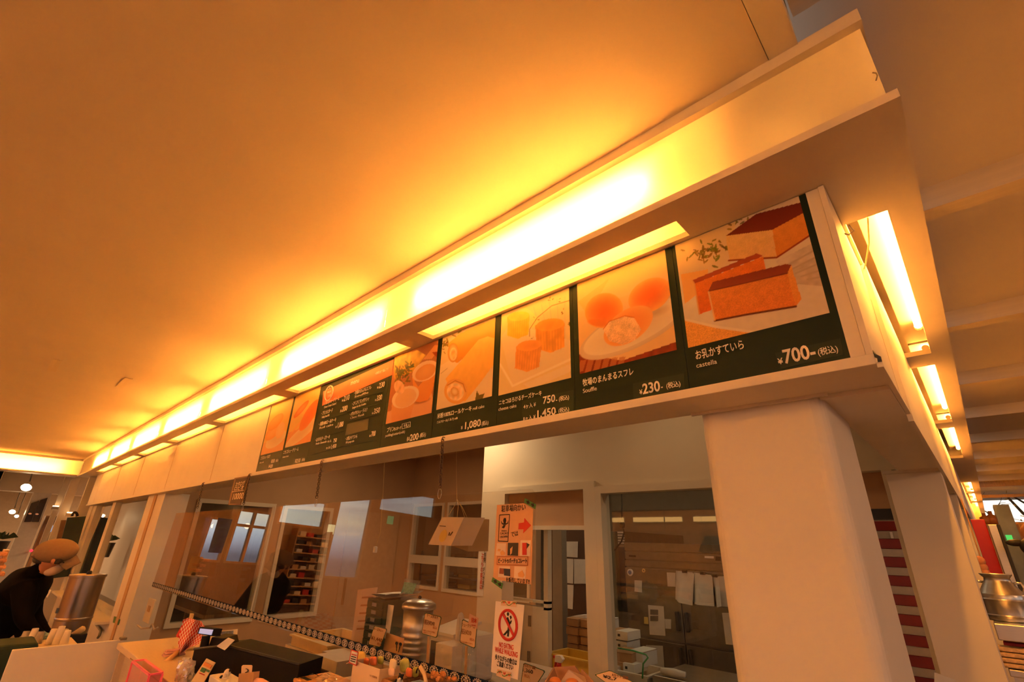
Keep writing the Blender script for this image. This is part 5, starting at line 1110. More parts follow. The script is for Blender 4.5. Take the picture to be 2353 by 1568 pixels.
e = empty('number_card', Vector((P(567,1566,.84).x,.84,1.0)), 'numbered card in a brown card holder', 'card'); pq('card', rrp := [(555,1532),(558,1529),(577,1529),(579,1531),(577,1550),(554,1550)], .845, pm('card_cream', (.80,.58,.38), .6), e); yt('2', (562,1546), (570,1547), 12, .842, e); pq('holder', [(549,1549),(583,1545),(580,1572),(546,1572)], .835, kraft, e, th=.02)
x0, x1 = P(622,1555,1.15).x, P(694,1555,1.15).x; z1 = P(690,1548,1.15).z
e = empty('label_printer', ((x0+x1)/2, 1.2, ZCT), 'grey label printer at the register end', 'printer'); box('body', x0+.06, x1, 1.15, 1.235, ZCT, z1, pm('printer_grey', (.58,.54,.48), .45), e, bev=.008); box('paper_slot', x0+.09, x1-.06, 1.18, 1.20, z1-.001, z1+.003, dark, e); box('blue_strip', x0+.07, x1-.08, 1.215, 1.23, z1, z1+.012, pm('printer_blue', (.03,.03,.16), .4), e)
# wooden tray with film
e = empty('wooden_tray', P(740,1560,1.1), 'small orange wooden tray with shiny film', 'tray'); wt = pm('orange_wood', (.72,.36,.12), .45, var=.15, scale=12); p = P(740,1552,1.15)
box('tray_board', p.x-.10, p.x+.12, 1.08, 1.24, ZD+.001, ZD+.018, wt, e, bev=.006); box('tray_slot', p.x-.08, p.x-.02, 1.10, 1.12, ZD+.017, ZD+.0195, dark, e)
v = [(p.x-.07+.02*i, 1.12+.025*j, ZD+.022+.008*math.sin(i*2.1+j*1.7)) for i in range(8) for j in range(5)]; mk('film', v, [(i*5+j,(i+1)*5+j,(i+1)*5+j+1,i*5+j+1) for i in range(7) for j in range(4)], clear('shiny_film', (.95,.93,.9), 1.45, rough=.05, boost=3.0, haze=.1), e)
# white bread box with goods
e = empty('bread_box', P(840,1560,1.25), 'open white carton holding wrapped bread', 'box'); wb = pm('carton_white', (.80,.62,.46), .7)
fl = [P(812,1518,1.20), P(874,1530,1.20)]; x0, x1 = fl[0].x, fl[1].x; z1 = fl[0].z
box('front', x0, x1, 1.20, 1.203, ZD, z1, wb, e); box('side', x1-.003, x1, 1.203, 1.34, ZD, z1, wb, e); box('side', x0, x0+.003, 1.203, 1.34, ZD, z1, wb, e); box('back', x0, x1, 1.337, 1.34, ZD, z1-.03, wb, e); slab('flap', [(x0,1.20,z1),(x0-.05,1.20,z1-.02),(x0-.05,1.30,z1-.02),(x0,1.30,z1)], (0,0,.002), wb, e)
yt('ニセコ髙橋牧場', (848,1554), (866,1557), 4, 1.198, e, pm('faint_print', (.45,.28,.18), .7))
def pillow(name, c, r, mat, parent, n=9):
    g = random.Random(int(c[0]*997+c[2]*331)); t = g.uniform(-.5,.5); v, f = [], []; ph = [g.uniform(0,6) for _ in range(4)]
    for s_ in (-1, 1):
        for i in range(n+1):
            for j in range(n+1):
                u, w_ = i/n*2-1, j/n*2-1; th = ((1-u**4)*(1-w_**4))**.6; wr = .10*math.sin(5*u+ph[0])*math.sin(4*w_+ph[1])*th
                x, z = u*(1-.12*w_*w_), w_*(1-.16*u*u); xx, zz_ = x*math.cos(t)-z*math.sin(t)*.8, x*math.sin(t)*.8+z*math.cos(t)
                v.append((c[0]+r[0]*xx, c[1]+s_*r[1]*(th+wr)*.7, c[2]+r[2]*zz_*1.15))
    m = (n+1)**2
    for i in range(n):
        for j in range(n):
            q = (i*(n+1)+j, (i+1)*(n+1)+j, (i+1)*(n+1)+j+1, i*(n+1)+j+1); f += [q, tuple(m+k for k in reversed(q))]
    return mk(name, v, f, mat, parent, smooth=True)
def goods(cx, cy, Y, r, mat, label, grp='wrapped breads in the carton', name='wrapped_bread', cat='bread'):
    p = W(cx, cy, y=Y); k = mpp(p); e = empty(name, (p.x, Y, p.z-r[1]*k), label, cat, grp); (pillow if cat in ('bread', 'pack') else blob)('loaf', p, (r[0]*k, r[0]*k*.55 if cat in ('bread','pack') else r[0]*k*.8, r[1]*k), mat, e); return e
yel, ora, grn = pm('yellow_wrap', (.86,.60,.16), .35, var=.2, scale=50), pm('red_wrap', (.80,.20,.08), .35, var=.25, scale=50), pm('green_wrap', (.48,.52,.14), .35, var=.25, scale=50)
goods(828, 1512, 1.28, (22,11), yel, 'yellow wrapped bread at the back of the carton'); goods(858, 1520, 1.26, (13,8), ora, 'red wrapped bread in the carton'); goods(875, 1518, 1.30, (10,7), grn, 'green wrapped bread in the carton'); goods(842, 1521, 1.25, (10,6), ora, 'orange slice pack at the carton front')
e = empty('price_card', P(812,1528,1.19), 'small red framed notice clipped to the bread carton', 'card'); pq('card_edge', [(807,1493),(823,1499),(818,1531),(801,1524)], 1.19, redink, e, th=.002); pq('card_face', [(808,1496),(821,1501),(817,1528),(803,1522)], 1.188, paper, e, th=.002)
for k in range(4): pq('print_line', [(808-1*k,1503+5*k),(819-1*k,1506+5*k),(818.5-1*k,1508+5*k),(807.5-1*k,1505+5*k)], 1.186, redink if k == 0 else ink, e, th=.001)
# pastry basket
bk_ = pm('wicker', (.38,.18,.07), .8, var=.3, scale=70, bump=.5)
def basket(px0, px1, pyb, Y, dep, h, label):
    a, b = W(px0, pyb, y=Y), W(px1, pyb, y=Y); e = empty('wicker_basket', ((a.x+b.x)/2, Y+dep/2, ZD), label, 'basket', 'wicker baskets on the display case')
    mb = MB(); x0, x1 = a.x, b.x
    for k in range(5):
        z = ZD+.006+h*k/5; r = .006; mb.tube([(x0,Y,z),((x0+x1)/2,Y-.004,z),(x1,Y,z),(x1,Y+dep,z),(x0,Y+dep,z),(x0,Y,z)], r, 6)
    mb.build('weave', bk_, e)
    tube('rim', [(x0,Y,ZD+h),(x1,Y,ZD+h),(x1,Y+dep,ZD+h),(x0,Y+dep,ZD+h),(x0,Y,ZD+h)], .009, bk_, e, n=8); box('base', x0, x1, Y, Y+dep, ZD, ZD+.006, bk_, e); return e
basket(882, 972, 1556, 1.14, .16, .09, 'wicker basket with coloured packs and the cow plush'); basket(985, 1062, 1562, 1.14, .16, .08, 'wicker basket heaped with crusty snacks')
goods(903, 1528, 1.22, (12,10), pm('cream_wrap', (.84,.70,.50), .4), 'cream paper cone in the basket', 'packs in the basket', 'snack_pack', 'pack'); goods(930, 1530, 1.26, (17,12), grn, 'green and yellow pack in the basket', 'packs in the basket', 'snack_pack', 'pack'); goods(940, 1546, 1.22, (11,8), ora, 'orange topped pack in the basket', 'packs in the basket', 'snack_pack', 'pack'); goods(955, 1545, 1.26, (10,9), grn, 'light green pack by the wire handle', 'packs in the basket', 'snack_pack', 'pack'); goods(900, 1545, 1.20, (11,7), pm('pink_white_wrap', (.84,.58,.46), .4), 'pale pack with red print in the basket', 'packs in the basket', 'snack_pack', 'pack')
q = [P(960+12*math.cos(a)*.6+4, 1548-13*math.sin(a), 1.2) for a in np.linspace(0, 3.14, 11)]; tube('basket_handle', q, .003, dark, n=6, label='thin dark wire loop on the basket', cat='handle')
crust = pm('crusty_brown', (.66,.28,.10), .75, var=.4, scale=90, bump=.8)
rr = random.Random(4)
for k in range(16): goods(990+rr.uniform(0,58), 1549+rr.uniform(-2,14), 1.18+rr.uniform(0,.1), (rr.uniform(5,8),rr.uniform(4,6)), crust, 'crusty brown snack in the heap filling the wicker basket', 'crusty snacks', 'fried_snack', 'snack')
tube('serving_tongs', [P(966,1534,1.18), P(974,1548,1.17), P(979,1568,1.15)], [.007,.006,.006], pm('tong_wood', (.78,.58,.34), .5), n=8, label='pale serving tongs standing between the baskets', cat='tongs')
# bun carton with paper, cards
bun = pm('baked_bun', (.62,.20,.05), .5, var=.25, scale=20)
e = empty('bun_carton', P(1300,1568,1.15), 'brown open carton lined with paper for buns', 'carton'); br = pm('brown_card', (.42,.22,.14), .7)
a = [P(1252,1568,1.08), P(1271,1533,1.2), P(1318,1530,1.22), P(1345,1541,1.2), P(1352,1568,1.08)]
slab('back_panel', [P(1258,1575,1.3), P(1272,1534,1.3), P(1320,1531,1.3), P(1352,1575,1.3)], (0,.004,0), br, e); slab('side_panel', [P(1247,1575,1.10), P(1271,1534,1.29), P(1285,1575,1.29)], (.004,0,0), br, e); slab('side_panel', [P(1370,1575,1.12), P(1336,1538,1.29), P(1330,1575,1.29)], (.004,0,0), br, e)
pp = pm('greaseproof_paper', (.46,.30,.24), .5); slab('liner_paper', [P(1285,1572,1.2), P(1306,1540,1.25), P(1342,1555,1.24), P(1350,1575,1.18)], (0,.002,0), pp, e)
goods(1276, 1568, 1.17, (15,10), bun, 'glossy brown bun at the carton edge', 'buns in the carton', 'baked_bun', 'bun'); goods(1315, 1571, 1.15, (17,10), bun, 'glossy brown bun in front of the liner paper', 'buns in the carton', 'baked_bun', 'bun')
# price cards
cardm, cgr = pm('price_card_cream', (.86,.60,.36), .6, var=.02), pm('price_card_green', (.05,.11,.04), .6)
def pcard(pts, Y, label, lines, stick=None):
    c = (sum(p[0] for p in pts)/4, sum(p[1] for p in pts)/4); e = empty('price_card', P(*pts[3], Y), label, 'price card', 'price cards behind the screen')
    def rnd(k):
        out = []
        for i in range(4):
            p, a, b = pts[i], pts[i-1], pts[(i+1) % 4]
            for t in (.22, .06): out.append(tuple(p[j]+(a[j]-p[j])*t for j in (0,1)))
            for t in (.06, .22): out.append(tuple(p[j]+(b[j]-p[j])*t for j in (0,1)))
        return [(c[0]+(x-c[0])*k, c[1]+(y-c[1])*k) for x, y in out]
    pq('card_edge', rnd(1.0), Y, cgr, e, th=.003); pq('card_face', rnd(.93), Y-.002, cardm, e, th=.003)
    for s_, a, b, h, m in lines: yt(s_, a, b, h, Y-.004, e, m, .003)
    if stick: tube('stick', [P(*stick[0],Y+.004), P(*stick[1],Y+.004)], .006, pm('stick_wood', (.70,.42,.20), .6), e, n=6)
fade = pm('brown_ink', (.30,.11,.05), .7); fr = pm('faded_red_ink', (.62,.24,.12), .7)
pcard([(860,1438),(889,1446),(873,1489),(845,1482)], 1.62, 'price card reading 1,440 behind the ribbon', [('チーズタルト',(858,1448),(880,1454),5,fade), ('¥1,440',(852,1470),(878,1476),9,fade), ('税込',(866,1482),(876,1485),5,fr)], ((861,1485),(850,1600)))
pcard([(976,1408),(1014,1418),(1003,1467),(968,1457)], 1.60, 'price card reading 240 above the white machine', [('チーズタルト',(980,1418),(1006,1425),7,fade), ('税込¥240',(974,1434),(998,1440),9,fade), ('税込',(994,1445),(1004,1448),5,fr), ('香ばしいタルト生地に',(972,1450),(1000,1458),3,fr), ('濃厚チーズ',(972,1455),(990,1460),3,fr)], ((985,1463),(976,1640)))
pcard([(1062,1423),(1096,1440),(1091,1492),(1056,1477)], 1.58, 'price card reading 210 next to the pier', [('シュークリーム',(1061,1439),(1090,1450),7,fade), ('税込¥210',(1059,1456),(1082,1465),10,fade), ('税込',(1079,1472),(1090,1476),5,fr), ('注文を受けてから',(1058,1476),(1086,1485),3,fr)], ((1072,1486),(1066,1640)))
e = empty('price_card', P(1090,1438,1.57), 'small sample card with red characters', 'card'); pq('card_face', [(1079,1411),(1099,1421),(1096,1446),(1076,1434)], 1.575, pm('sample_pink', (.80,.48,.36), .6), e); yt('見本', (1082,1430), (1095,1436), 9, 1.571, e, redink, .01); yt('sample', (1083,1438), (1093,1442), 4, 1.571, e, redink)
pcard([(1203,1523),(1253,1543),(1222,1590),(1196,1572)], 1.50, 'price card reading 1,360 below the no eating poster', [('クロセット 黒糖',(1203,1532),(1230,1545),6,fade), ('1,360',(1199,1543),(1222,1556),9,ink), ('税込',(1204,1556),(1217,1562),6,fr)])
pcard([(1365,1551),(1400,1541),(1462,1572),(1420,1590)], 1.10, 'price card reading 2,7 something at the photo foot', [('Aセット 黒糖',(1406,1554),(1444,1570),6,fade), ('¥2,7',(1386,1558),(1418,1572),7,ink)])
e = empty('gift_card', P(885,1520,1.66), 'kraft card with cow drawing behind the ribbon', 'card'); pq('sheet', [(888,1454),(928,1468),(922,1508),(880,1494)], 1.66, pm('kraft_orange', (.74,.40,.18), .7), e)
for a, b in (((911,1479),(911,1497)),((920,1481),(915,1500))): pq('horn_print', [(a[0]-1,a[1]),(a[0]+1,a[1]),(b[0]+1,b[1]),(b[0]-1,b[1])], 1.657, ink, e, th=.001); pq('horn_print', [(a[0]+3*math.cos(t),a[1]+4*math.sin(t)) for t in np.linspace(0,6.28,13)[:-1]], 1.656, ink, e, th=.001)
# wall socket on the far post with a cable
p = W(338,1425,y=YWL-.004); e = empty('wall_socket', p, 'cream wall socket with a looping cable on the far post', 'socket'); box('plate', p.x-.11, p.x+.13, YWL-.016, YWL-.002, p.z-.02, p.z+.18, cream, e, bev=.003); box('outlet', p.x-.03, p.x+.05, YWL-.02, YWL-.015, p.z+.07, p.z+.12, kitch, e); tube('cable', [P(316,1437,1.40), P(325,1445,1.39), P(345,1443,1.39), P(350,1435,1.39), P(354,1448,1.39), P(362,1443,1.39)], .008, tabm, e)
for pts, l in (([(262,1417),(268,1418),(264,1433),(259,1431)], 'green tape strip on the window sill post, taller'), ([(272,1424),(276,1424),(272,1437),(268,1436)], 'green tape strip on the window sill post, shorter')): pq('tape_piece', pts, YWL-.006, gtape, label=l, cat='tape')
# ------------------------------------------------------------------ far left: tank, cups, hall
p = W(160,1450,d=4.3); R_ = 34*mpp(p); zt_ = W(163,1324,d=4.3).z; z0 = .45
e = empty('steel_tank', (p.x,p.y,z0), 'tall cylindrical steel tank behind the bending person', 'tank'); lathe('shell', (p.x,p.y,z0), [(R_,0),(R_,.002),(R_,.298),(R_,.30),(R_*1.03,.303),(R_*1.03,.318),(R_,.321),(R_,.323),(R_,zt_-z0-.022),(R_,zt_-z0-.02),(R_*1.06,zt_-z0-.018),(R_*1.06,zt_-z0-.017),(R_*1.06,zt_-z0-.001),(R_*1.06,zt_-z0),(R_*.95,zt_-z0+.003),(R_*.9,zt_-z0+.004)], pm('tank_steel', (.42,.34,.27), .28, 1, aniso=(20,20,.5)), e, n=40); lathe('knob', (p.x,p.y,zt_+.003), [(.02,0),(.02,.02),(.012,.03)], dark, e, n=14)
box('seam_latch', p.x-.01, p.x+.03, p.y-R_-.012, p.y-R_+.004, z0+.36, z0+.40, steeld, e); pq('tag', [(113,1355),(118,1357),(109,1374),(104,1372)], p.y-R_-.02, paper, e)
box('side_table', p.x-.45, p.x+.55, p.y-.33, p.y+.30, .41, .45, ctm, label='low pale table carrying tank and cups', cat='table', bev=.004)
tb = bpy.data.objects['side_table']
for a in (-.4, .5):
    for b in (-.3, .26): box('leg', p.x+a, p.x+a+.04, p.y+b, p.y+b+.04, 0, .409, ctm, tb)
cupm = pm('paper_cup', (.84,.72,.58), .6)
cupn = 0
zcp = W(100,1480,d=3.3).z
ca_, cb_ = W(40,1480,d=3.3), W(158,1480,d=3.3)
box('cup_ledge', min(ca_.x,cb_.x)-.05, max(ca_.x,cb_.x)+.05, min(ca_.y,cb_.y)-.05, max(ca_.y,cb_.y)+.05, zcp-.03, zcp, ctm, label='pale ledge holding the paper cup stacks', cat='ledge', bev=.003)
cl_ = bpy.data.objects['cup_ledge']; cyl('post', ((ca_.x+cb_.x)/2,(ca_.y+cb_.y)/2,0), ((ca_.x+cb_.x)/2,(ca_.y+cb_.y)/2,zcp-.03), .03, steeld, cl_, n=14)
for i, (cx, hpx, n) in enumerate(((52,22,2),(70,30,3),(86,24,2),(114,30,3),(130,36,4),(147,28,3))):
    q = W(cx, 1478, d=3.3); k = mpp(q); hc = hpx*k
    e = empty('paper_cup', (q.x,q.y,zcp), f'stack of white paper cups, {nth[i]} from the person', 'cups', 'paper cup stacks')
    ch = .075
    for j in range(n): z = zcp+max(0, hc-ch)*j/max(1, n-1); lathe('cup', (q.x,q.y,z), [(8.2*k,0),(8.2*k,.001),(6.2*k,ch-.003),(5.6*k,ch)], cupm, e, n=18)
e = empty('utensil_box', W(165,1465,d=4.0), 'dark open box with wooden utensils beside the cups', 'box'); q = W(165,1466,d=4.0); box('box_body', q.x-.06, q.x+.12, q.y-.05, q.y+.08, .45, W(165,1455,d=4.0).z, dark, e, bev=.004)
tube('spatula', [W(165,1462,d=3.98), W(190,1446,d=3.98)], [.022,.026], pm('pale_wood', (.84,.58,.30), .6), e, n=8); tube('spatula', [W(145,1462,d=4.02), W(152,1450,d=4.02)], [.02,.024], cupm, e, n=8)
tube('low_tap', [W(222,1436,y=1.455), W(232,1450,y=1.43), W(228,1462,y=1.43), W(225,1466,y=1.43)], .014, steeld, n=8, label='small dark tap hanging at the low white wall', cat='tap')
box('green_stool', W(30,1500,d=3.0).x-.2, W(30,1500,d=3.0).x+.12, W(30,1500,d=3.0).y-.12, W(30,1500,d=3.0).y+.10, .25, W(60,1478,d=3.0).z, pm('dark_green_cloth', (.012,.03,.02), .8), bev=.02, label='dark green box in front of the person', cat='box')
box('wooden_step', W(30,1560,d=2.9).x-.3, W(30,1560,d=2.9).x+.2, W(30,1560,d=2.9).y-.1, W(30,1560,d=2.9).y+.2, .1, .25, pm('red_brown_wood', (.35,.11,.05), .6), bev=.01, label='red brown wooden step at the lower left', cat='step')
# hall beyond
for i, y in enumerate((.45, .85, 1.25, 1.65, 2.05, 2.5)):
    box('joist', -23.5, XL-.4, y, y+.07, 2.76, 2.86, joistm, label=f'pale joist of the far hall, {["first","second","third","fourth","fifth","sixth"][i]} from the viewer side', cat='joist', group='joists of the far hall', **S)
def hallbox(name, pxl, pxr, py_, X, dep, z0, z1, mat, label, cat, **kw):
    a, b = W(pxl, py_, x=X), W(pxr, py_, x=X); return box(name, X-dep, X, min(a.y,b.y), max(a.y,b.y), z0, z1, mat, label=label, cat=cat, bev=.004, **kw)
box('trim_13', -16.6, -16.2, .2, 3, 2.30, 2.76, white, label='white cross beam in the far hall', cat='beam', **S)
hallbox('hall_column', 42, 86, 1220, -16.2, .4, 0, 2.30, pm('hall_column_paint', (.74,.70,.66), .4), 'wide pale column in the far hall', 'column', **S)
hallbox('hall_post', 118, 132, 1180, -15.0, .1, 0, 2.76, white, 'slim white post left of the dark green board', 'post', **S)
hallbox('hall_post', 150, 172, 1140, -13.6, .1, 0, 2.80, white, 'white wall strip under the cove corner', 'post', **S)
hallbox('hall_wall', 176, 214, 1180, -12.6, .1, 0, 2.48, white, 'white wall end beside the tall window', 'wall', **S)
e = empty('menu_screen', W(80,1205,x=-16.17), 'pair of dark wall menu screens in the far hall', 'screen')
for pts in ([(72,1157),(90,1151),(71,1200),(55,1200)], [(92,1150),(110,1144),(89,1200),(73,1200)]): slab('screen_panel', [W(*q, x=-16.17) for q in pts], (-.03,0,0), pm('screen_dark', (.035,.022,.016), .3), e)
for cx, cy in ((69,1181),(85,1182)): slab('dish_print', [W(cx+4*math.cos(a), cy+2*math.sin(a), x=-16.16) for a in np.linspace(0,6.28,13)[:-1]], (-.01,0,0), pm('dish_orange', (.8,.4,.2), .5, emit=(.9,.4,.2), estr=.25), e)
bd = empty('dark_board', W(150,1330,x=-11.9), 'dark green standing board before the far windows', 'board'); slab('board_panel', [W(*q, x=-11.9) for q in ((155,1190),(198,1187),(158,1325),(118,1330))], (-.05,0,0), greend, bd); q = [W(172+6*math.cos(a), 1187-9*math.sin(a), x=-11.92) for a in np.linspace(0,3.14,9)]; tube('hanger_loop', q, .02, dark, bd, n=6)
slab('brown_partition', [W(*q, x=-12.2) for q in ((141,1196),(156,1196),(128,1310),(112,1310))], (-.05,0,0), pm('brown_panel', (.20,.10,.06), .6), label='brown partition edge left of the dark green board', cat='partition')
bd2 = box('dark_board', W(226,1192,y=1.75).x, W(247,1193,y=1.75).x, 1.75, 1.79, 0, W(236,1192,y=1.75).z, greend, label='dark green board inside the tall window', cat='board')
slab('tablet_screen', [W(*q, x=-16.28) for q in ((109,1208),(124,1208),(119,1223),(105,1223))], (-.03,0,0), pm('screen_blue', (.2,.3,.5), .4, emit=(.25,.42,.7), estr=.8), label='small blue lit screen behind the cap', cat='screen')
slab('coffee_machine', [W(*q, x=-16.12) for q in ((116,1188),(132,1187),(125,1206),(108,1206))], (-.2,0,0), dark, label='dark machine above the blue screen', cat='machine')
slab('olive_panel', [W(*q, x=-16.27) for q in ((104,1224),(120,1224),(108,1262),(92,1258))], (-.05,0,0), pm('olive_panel_paint', (.24,.22,.10), .6), label='olive panel below the blue screen', cat='panel')
a_, b_ = W(93,1220,x=-16.31).y, W(131,1200,x=-16.31).y; box('service_rack', -16.6, -16.312, a_, b_, 0, W(120,1186,x=-16.3).z, oak, label='brown service rack carrying screen and machine', cat='rack', bev=.004)
def spot(cx, cy, X, r, label):
    p = W(cx, cy, x=X); e = empty('spot_lamp', p, label, 'lamp', 'spot lamps in the far hall'); k = mpp(p)
    d = Vector((.75,-.2,-.62)).normalized(); cyl('shade', p-d*r*k*1.6, p-d*.004, r*k*.55, white, e, n=18, r2=r*k); cyl('lens', p-d*.004, p, r*k*.92, spotm, e, n=18); tube('arm', [p-d*r*k*1.5, p+Vector((-.05,0,.3)), Vector((p.x-.05,p.y,2.862))], .012, steeld, e, n=6)
spot(60, 1121, -13.9, 10, 'white spot lamp nearest the cove corner'); spot(28, 1177, -17.5, 6, 'small spot lamp farther down the hall'); spot(38, 1187, -18.5, 4, 'smallest spot lamp at the end of the hall')
hl = emitmat('lit_wall_washer', (1.0,.55,.22), 12)
for i, (cx, cy, X) in enumerate(((127,1165,-14.98),(160,1180,-13.55))):
    p = W(cx, cy, x=X); e = empty('wall_washer', (p.x+.08,p.y,p.z), f'slim warm wall light, {["left","right"][i]} of the two white strips', 'light', 'wall washers'); box('lens', p.x+.06, p.x+.10, p.y-.05, p.y+.05, p.z, p.z+.02, hl, e); box('housing', p.x+.05, p.x+.11, p.y-.06, p.y+.06, p.z-.06, p.z-.001, white, e)
plm = pm('leaf_green', (.05,.08,.03), .6)
e = empty('potted_plant', W(10,1260,x=-15.6), 'dark leafy plant at the left photo edge', 'plant')
rr = random.Random(2); c0 = W(6,1240,x=-15.6)
for k in range(14):
    a = rr.uniform(-1.2,1.2); l = rr.uniform(.12,.26); t = c0+Vector((rr.uniform(-.1,.1), math.sin(a)*l, math.cos(a)*l*.5)); m_ = (c0+t)/2+Vector((0,0,.08)); w_ = Vector((.0,.03,.03))
    mk('leaf', [c0, m_+w_, t, m_-w_], [(0,1,2),(0,2,3)], plm, e)
lathe('pot', (c0.x,c0.y,c0.z-.35), [(.10,0),(.14,.30),(.15,.32)], dark, e, n=18)
brd = pm('basket_bread', (.72,.34,.18), .7, var=.3, scale=40)
for i, (cy, h) in enumerate(((1273,4),(1288,4),(1303,5),(1320,5))):
    a, b = W(-8,cy,d=5.2), W(18-2*i,cy,d=5.2); box('bread_tray', min(a.x,b.x)-.25, max(a.x,b.x), a.y, b.y, a.z-.02, a.z+.015, brd, bev=.006, label=f'wooden bread tray at the left edge, {["top","second","third","lowest"][i]} level', cat='tray', group='bread trays at the left edge')
a = W(2,1330,d=5.2); box('bread_rack', a.x-.4, a.x-.02, a.y-.06, a.y-.02, .2, W(2,1270,d=5.2).z+.02, pine, label='wooden rack holding the bread trays', cat='rack')
blob2 = W(72,1266,x=-16.18); e = empty('red_button', blob2, 'tiny red light on the pale column', 'light'); blob('lamp', blob2, (.03,.03,.03), pm('red_lamp', (.7,.02,.03), .4, emit=(1,.03,.06), estr=1.5), e)
# interior beyond the tall window: posts and a table to see through the glass
for i, (a, b, m) in enumerate(((288,300,oak),(306,318,pine))): box('inner_post', W(a,1180,y=2.4).x, W(b,1180,y=2.4).x, 2.4, 2.5, 0, 2.8, m, label=f'timber post seen through the tall window, {["dark","pale"][i]} one', cat='post', **S)
box('inner_wall', -24, XW-.13, 6.0, 6.1, 0, 2.86, pm('brown_inner_wall', (.16,.09,.055), .7), label='brown wall deep behind the tall window', cat='wall', **S)
box('inner_table', -11.5, -8.2, 2.6, 3.2, .42, .47, oak, label='brown table behind the tall window', cat='table', bev=.004)
for k in range(4): box('leg', -11.4+k*1.0, -11.34+k*1.0, 2.7, 2.76, 0, .419, oak, bpy.data.objects['inner_table'])
# ------------------------------------------------------------------ right: red trays, side objects
rt = pm('red_tray', (.26,.014,.012), .45, var=.1); gt_ = pm('grey_tray', (.50,.44,.36), .4, var=.1)
YT = 4.6
for k in range(11):
    z = W(2040,1198,y=YT).z - .121*k
    if z < .3: break
    box('red_crate', -.66, -.375, YT, YT+.4, z-.066, z, rt, bev=.004, label=f'red crate in the tall stack behind the doorway, {["top","second","third","fourth","fifth","sixth","seventh","eighth","ninth","tenth","eleventh"][k]} from above', cat='crate', group='stacked crates')
    box('grey_crate', -.66, -.375, YT+.01, YT+.4, z-.1205, z-.0665, gt_, bev=.003, label=f'pale grey tray under the {["top","second","third","fourth","fifth","sixth","seventh","eighth","ninth","tenth","eleventh"][k]} red crate', cat='tray', group='stacked trays')
box('crate_tag', W(2046,1230,y=YT).x, W(2052,1230,y=YT).x, YT-.004, YT-.001, W(2046,1238,y=YT).z, W(2046,1223,y=YT).z, paper, label='small white tag on the top red crate', cat='tag')
box('crate_trolley', -.67, -.365, YT, YT+.41, .05, z-.001 if z < .3 else z-.122, steeld, label='steel trolley under the crate stack', cat='trolley')
box('bread_card', W(2125,1568,y=2.5).x, W(2170,1568,y=2.5).x, 2.5, 2.504, W(2140,1575,y=2.5).z-.1, W(2135,1546,y=2.5).z, paper, label='white card peeking up at the foot of the side post', cat='card')
bpy.data.objects['bread_card'].rotation_euler.y = .25
e = empty('red_cabinet', (-.02, 6.6, 0), 'glossy red cabinet side beyond the side posts', 'cabinet'); ym = 6.4
box('side', W(2229,1193,y=ym).x, W(2262,1195,y=ym).x, ym, ym+.5, .4, W(2240,1194,y=ym).z, pm('gloss_red', (.50,.012,.015), .25, var=.04), e, bev=.004); box('plinth', W(2229,1193,y=ym).x, W(2262,1195,y=ym).x, ym+.02, ym+.48, 0, .4, dark, e)
e = empty('steel_cooler', (.08, 6.3, 0), 'steel cooler cabinet with dark door edge', 'cooler'); x0, x1 = W(2262,1205,y=6.1).x+.02, W(2290,1206,y=6.1).x
box('body', x0, x1, 6.1, 6.5, 0, W(2275,1206,y=6.1).z, steel, e, bev=.004); box('door_edge', x1, x1+.02, 6.08, 6.5, 0, W(2290,1206,y=6.1).z, dark, e); box('poster_door', x1+.02, x1+.12, 6.1, 6.5, 0, W(2310,1160,y=6.1).z, pm('poster_blue', (.16,.20,.24), .4, var=.4, scale=6), e); box('exit_sign', x1+.03, x1+.07, 6.09, 6.098, W(2300,1252,y=6.1).z, W(2300,1230,y=6.1).z, pm('exit_green', (.05,.5,.12), .4, emit=(.05,.7,.15), estr=.7), e)
# milk can on a steel shelf
yc = 3.7; c_ = W(2322,1425,y=yc); zs2 = W(2310,1427,y=yc).z; R_ = .088; zt_ = W(2310,1320,y=yc).z; hh = zt_-zs2
e = empty('milk_can', (c_.x,yc,zs2), 'old steel milk can on the side shelf', 'milk can'); lathe('body', (c_.x,yc,zs2), [(R_*.95,0),(R_,.006),(R_,.008),(R_,hh*.10),(R_*1.04,hh*.115),(R_*1.04,hh*.125),(R_,hh*.14),(R_,hh*.145),(R_,hh*.43),(R_*1.04,hh*.445),(R_*1.04,hh*.455),(R_,hh*.47),(R_,hh*.475),(R_,hh*.56),(R_*.98,hh*.575),(R_*.97,hh*.58),(R_*.60,hh*.84),(R_*.585,hh*.85),(R_*.57,hh*.91),(R_*.585,hh*.915),(R_*.72,hh*.985),(R_*.73,hh),(R_*.70,hh),(R_*.55,hh*.93)], steel, e, n=40)
for s_ in (-1, 1): tube('handle', [(c_.x+s_*R_*.62,yc,zs2+hh*.8),(c_.x+s_*R_*.95,yc,zs2+hh*.82),(c_.x+s_*R_*1.05,yc,zs2+hh*.7),(c_.x+s_*R_*.9,yc,zs2+hh*.6)], .006, steel, e, n=8)
e = empty('steel_shelf', (.2, 3.75, 0), 'steel side shelf carrying the milk can', 'shelf'); x0 = W(2282,1430,y=3.55).x
box('shelf_top', x0, .75, 3.5, 3.95, zs2-.07, zs2, steel, e, bev=.004); zl_ = W(2320,1535,y=3.55).z; box('shelf_lower', x0, .75, 3.5, 3.95, zl_-.03, zl_, steel, e, bev=.004)
for x in (x0+.01, .70): box('leg', x, x+.03, 3.9, 3.93, 0, zs2-.07, steel, e); box('leg', x, x+.03, 3.52, 3.55, 0, zl_-.03, steel, e)
p = W(2325,1480,y=3.6); box('goods_box', p.x-.03, p.x+.05, 3.62, 3.75, zl_+.001, W(2325,1463,y=3.6).z-.03, redink, label='dark red box on the lower side shelf', cat='box', bev=.004)
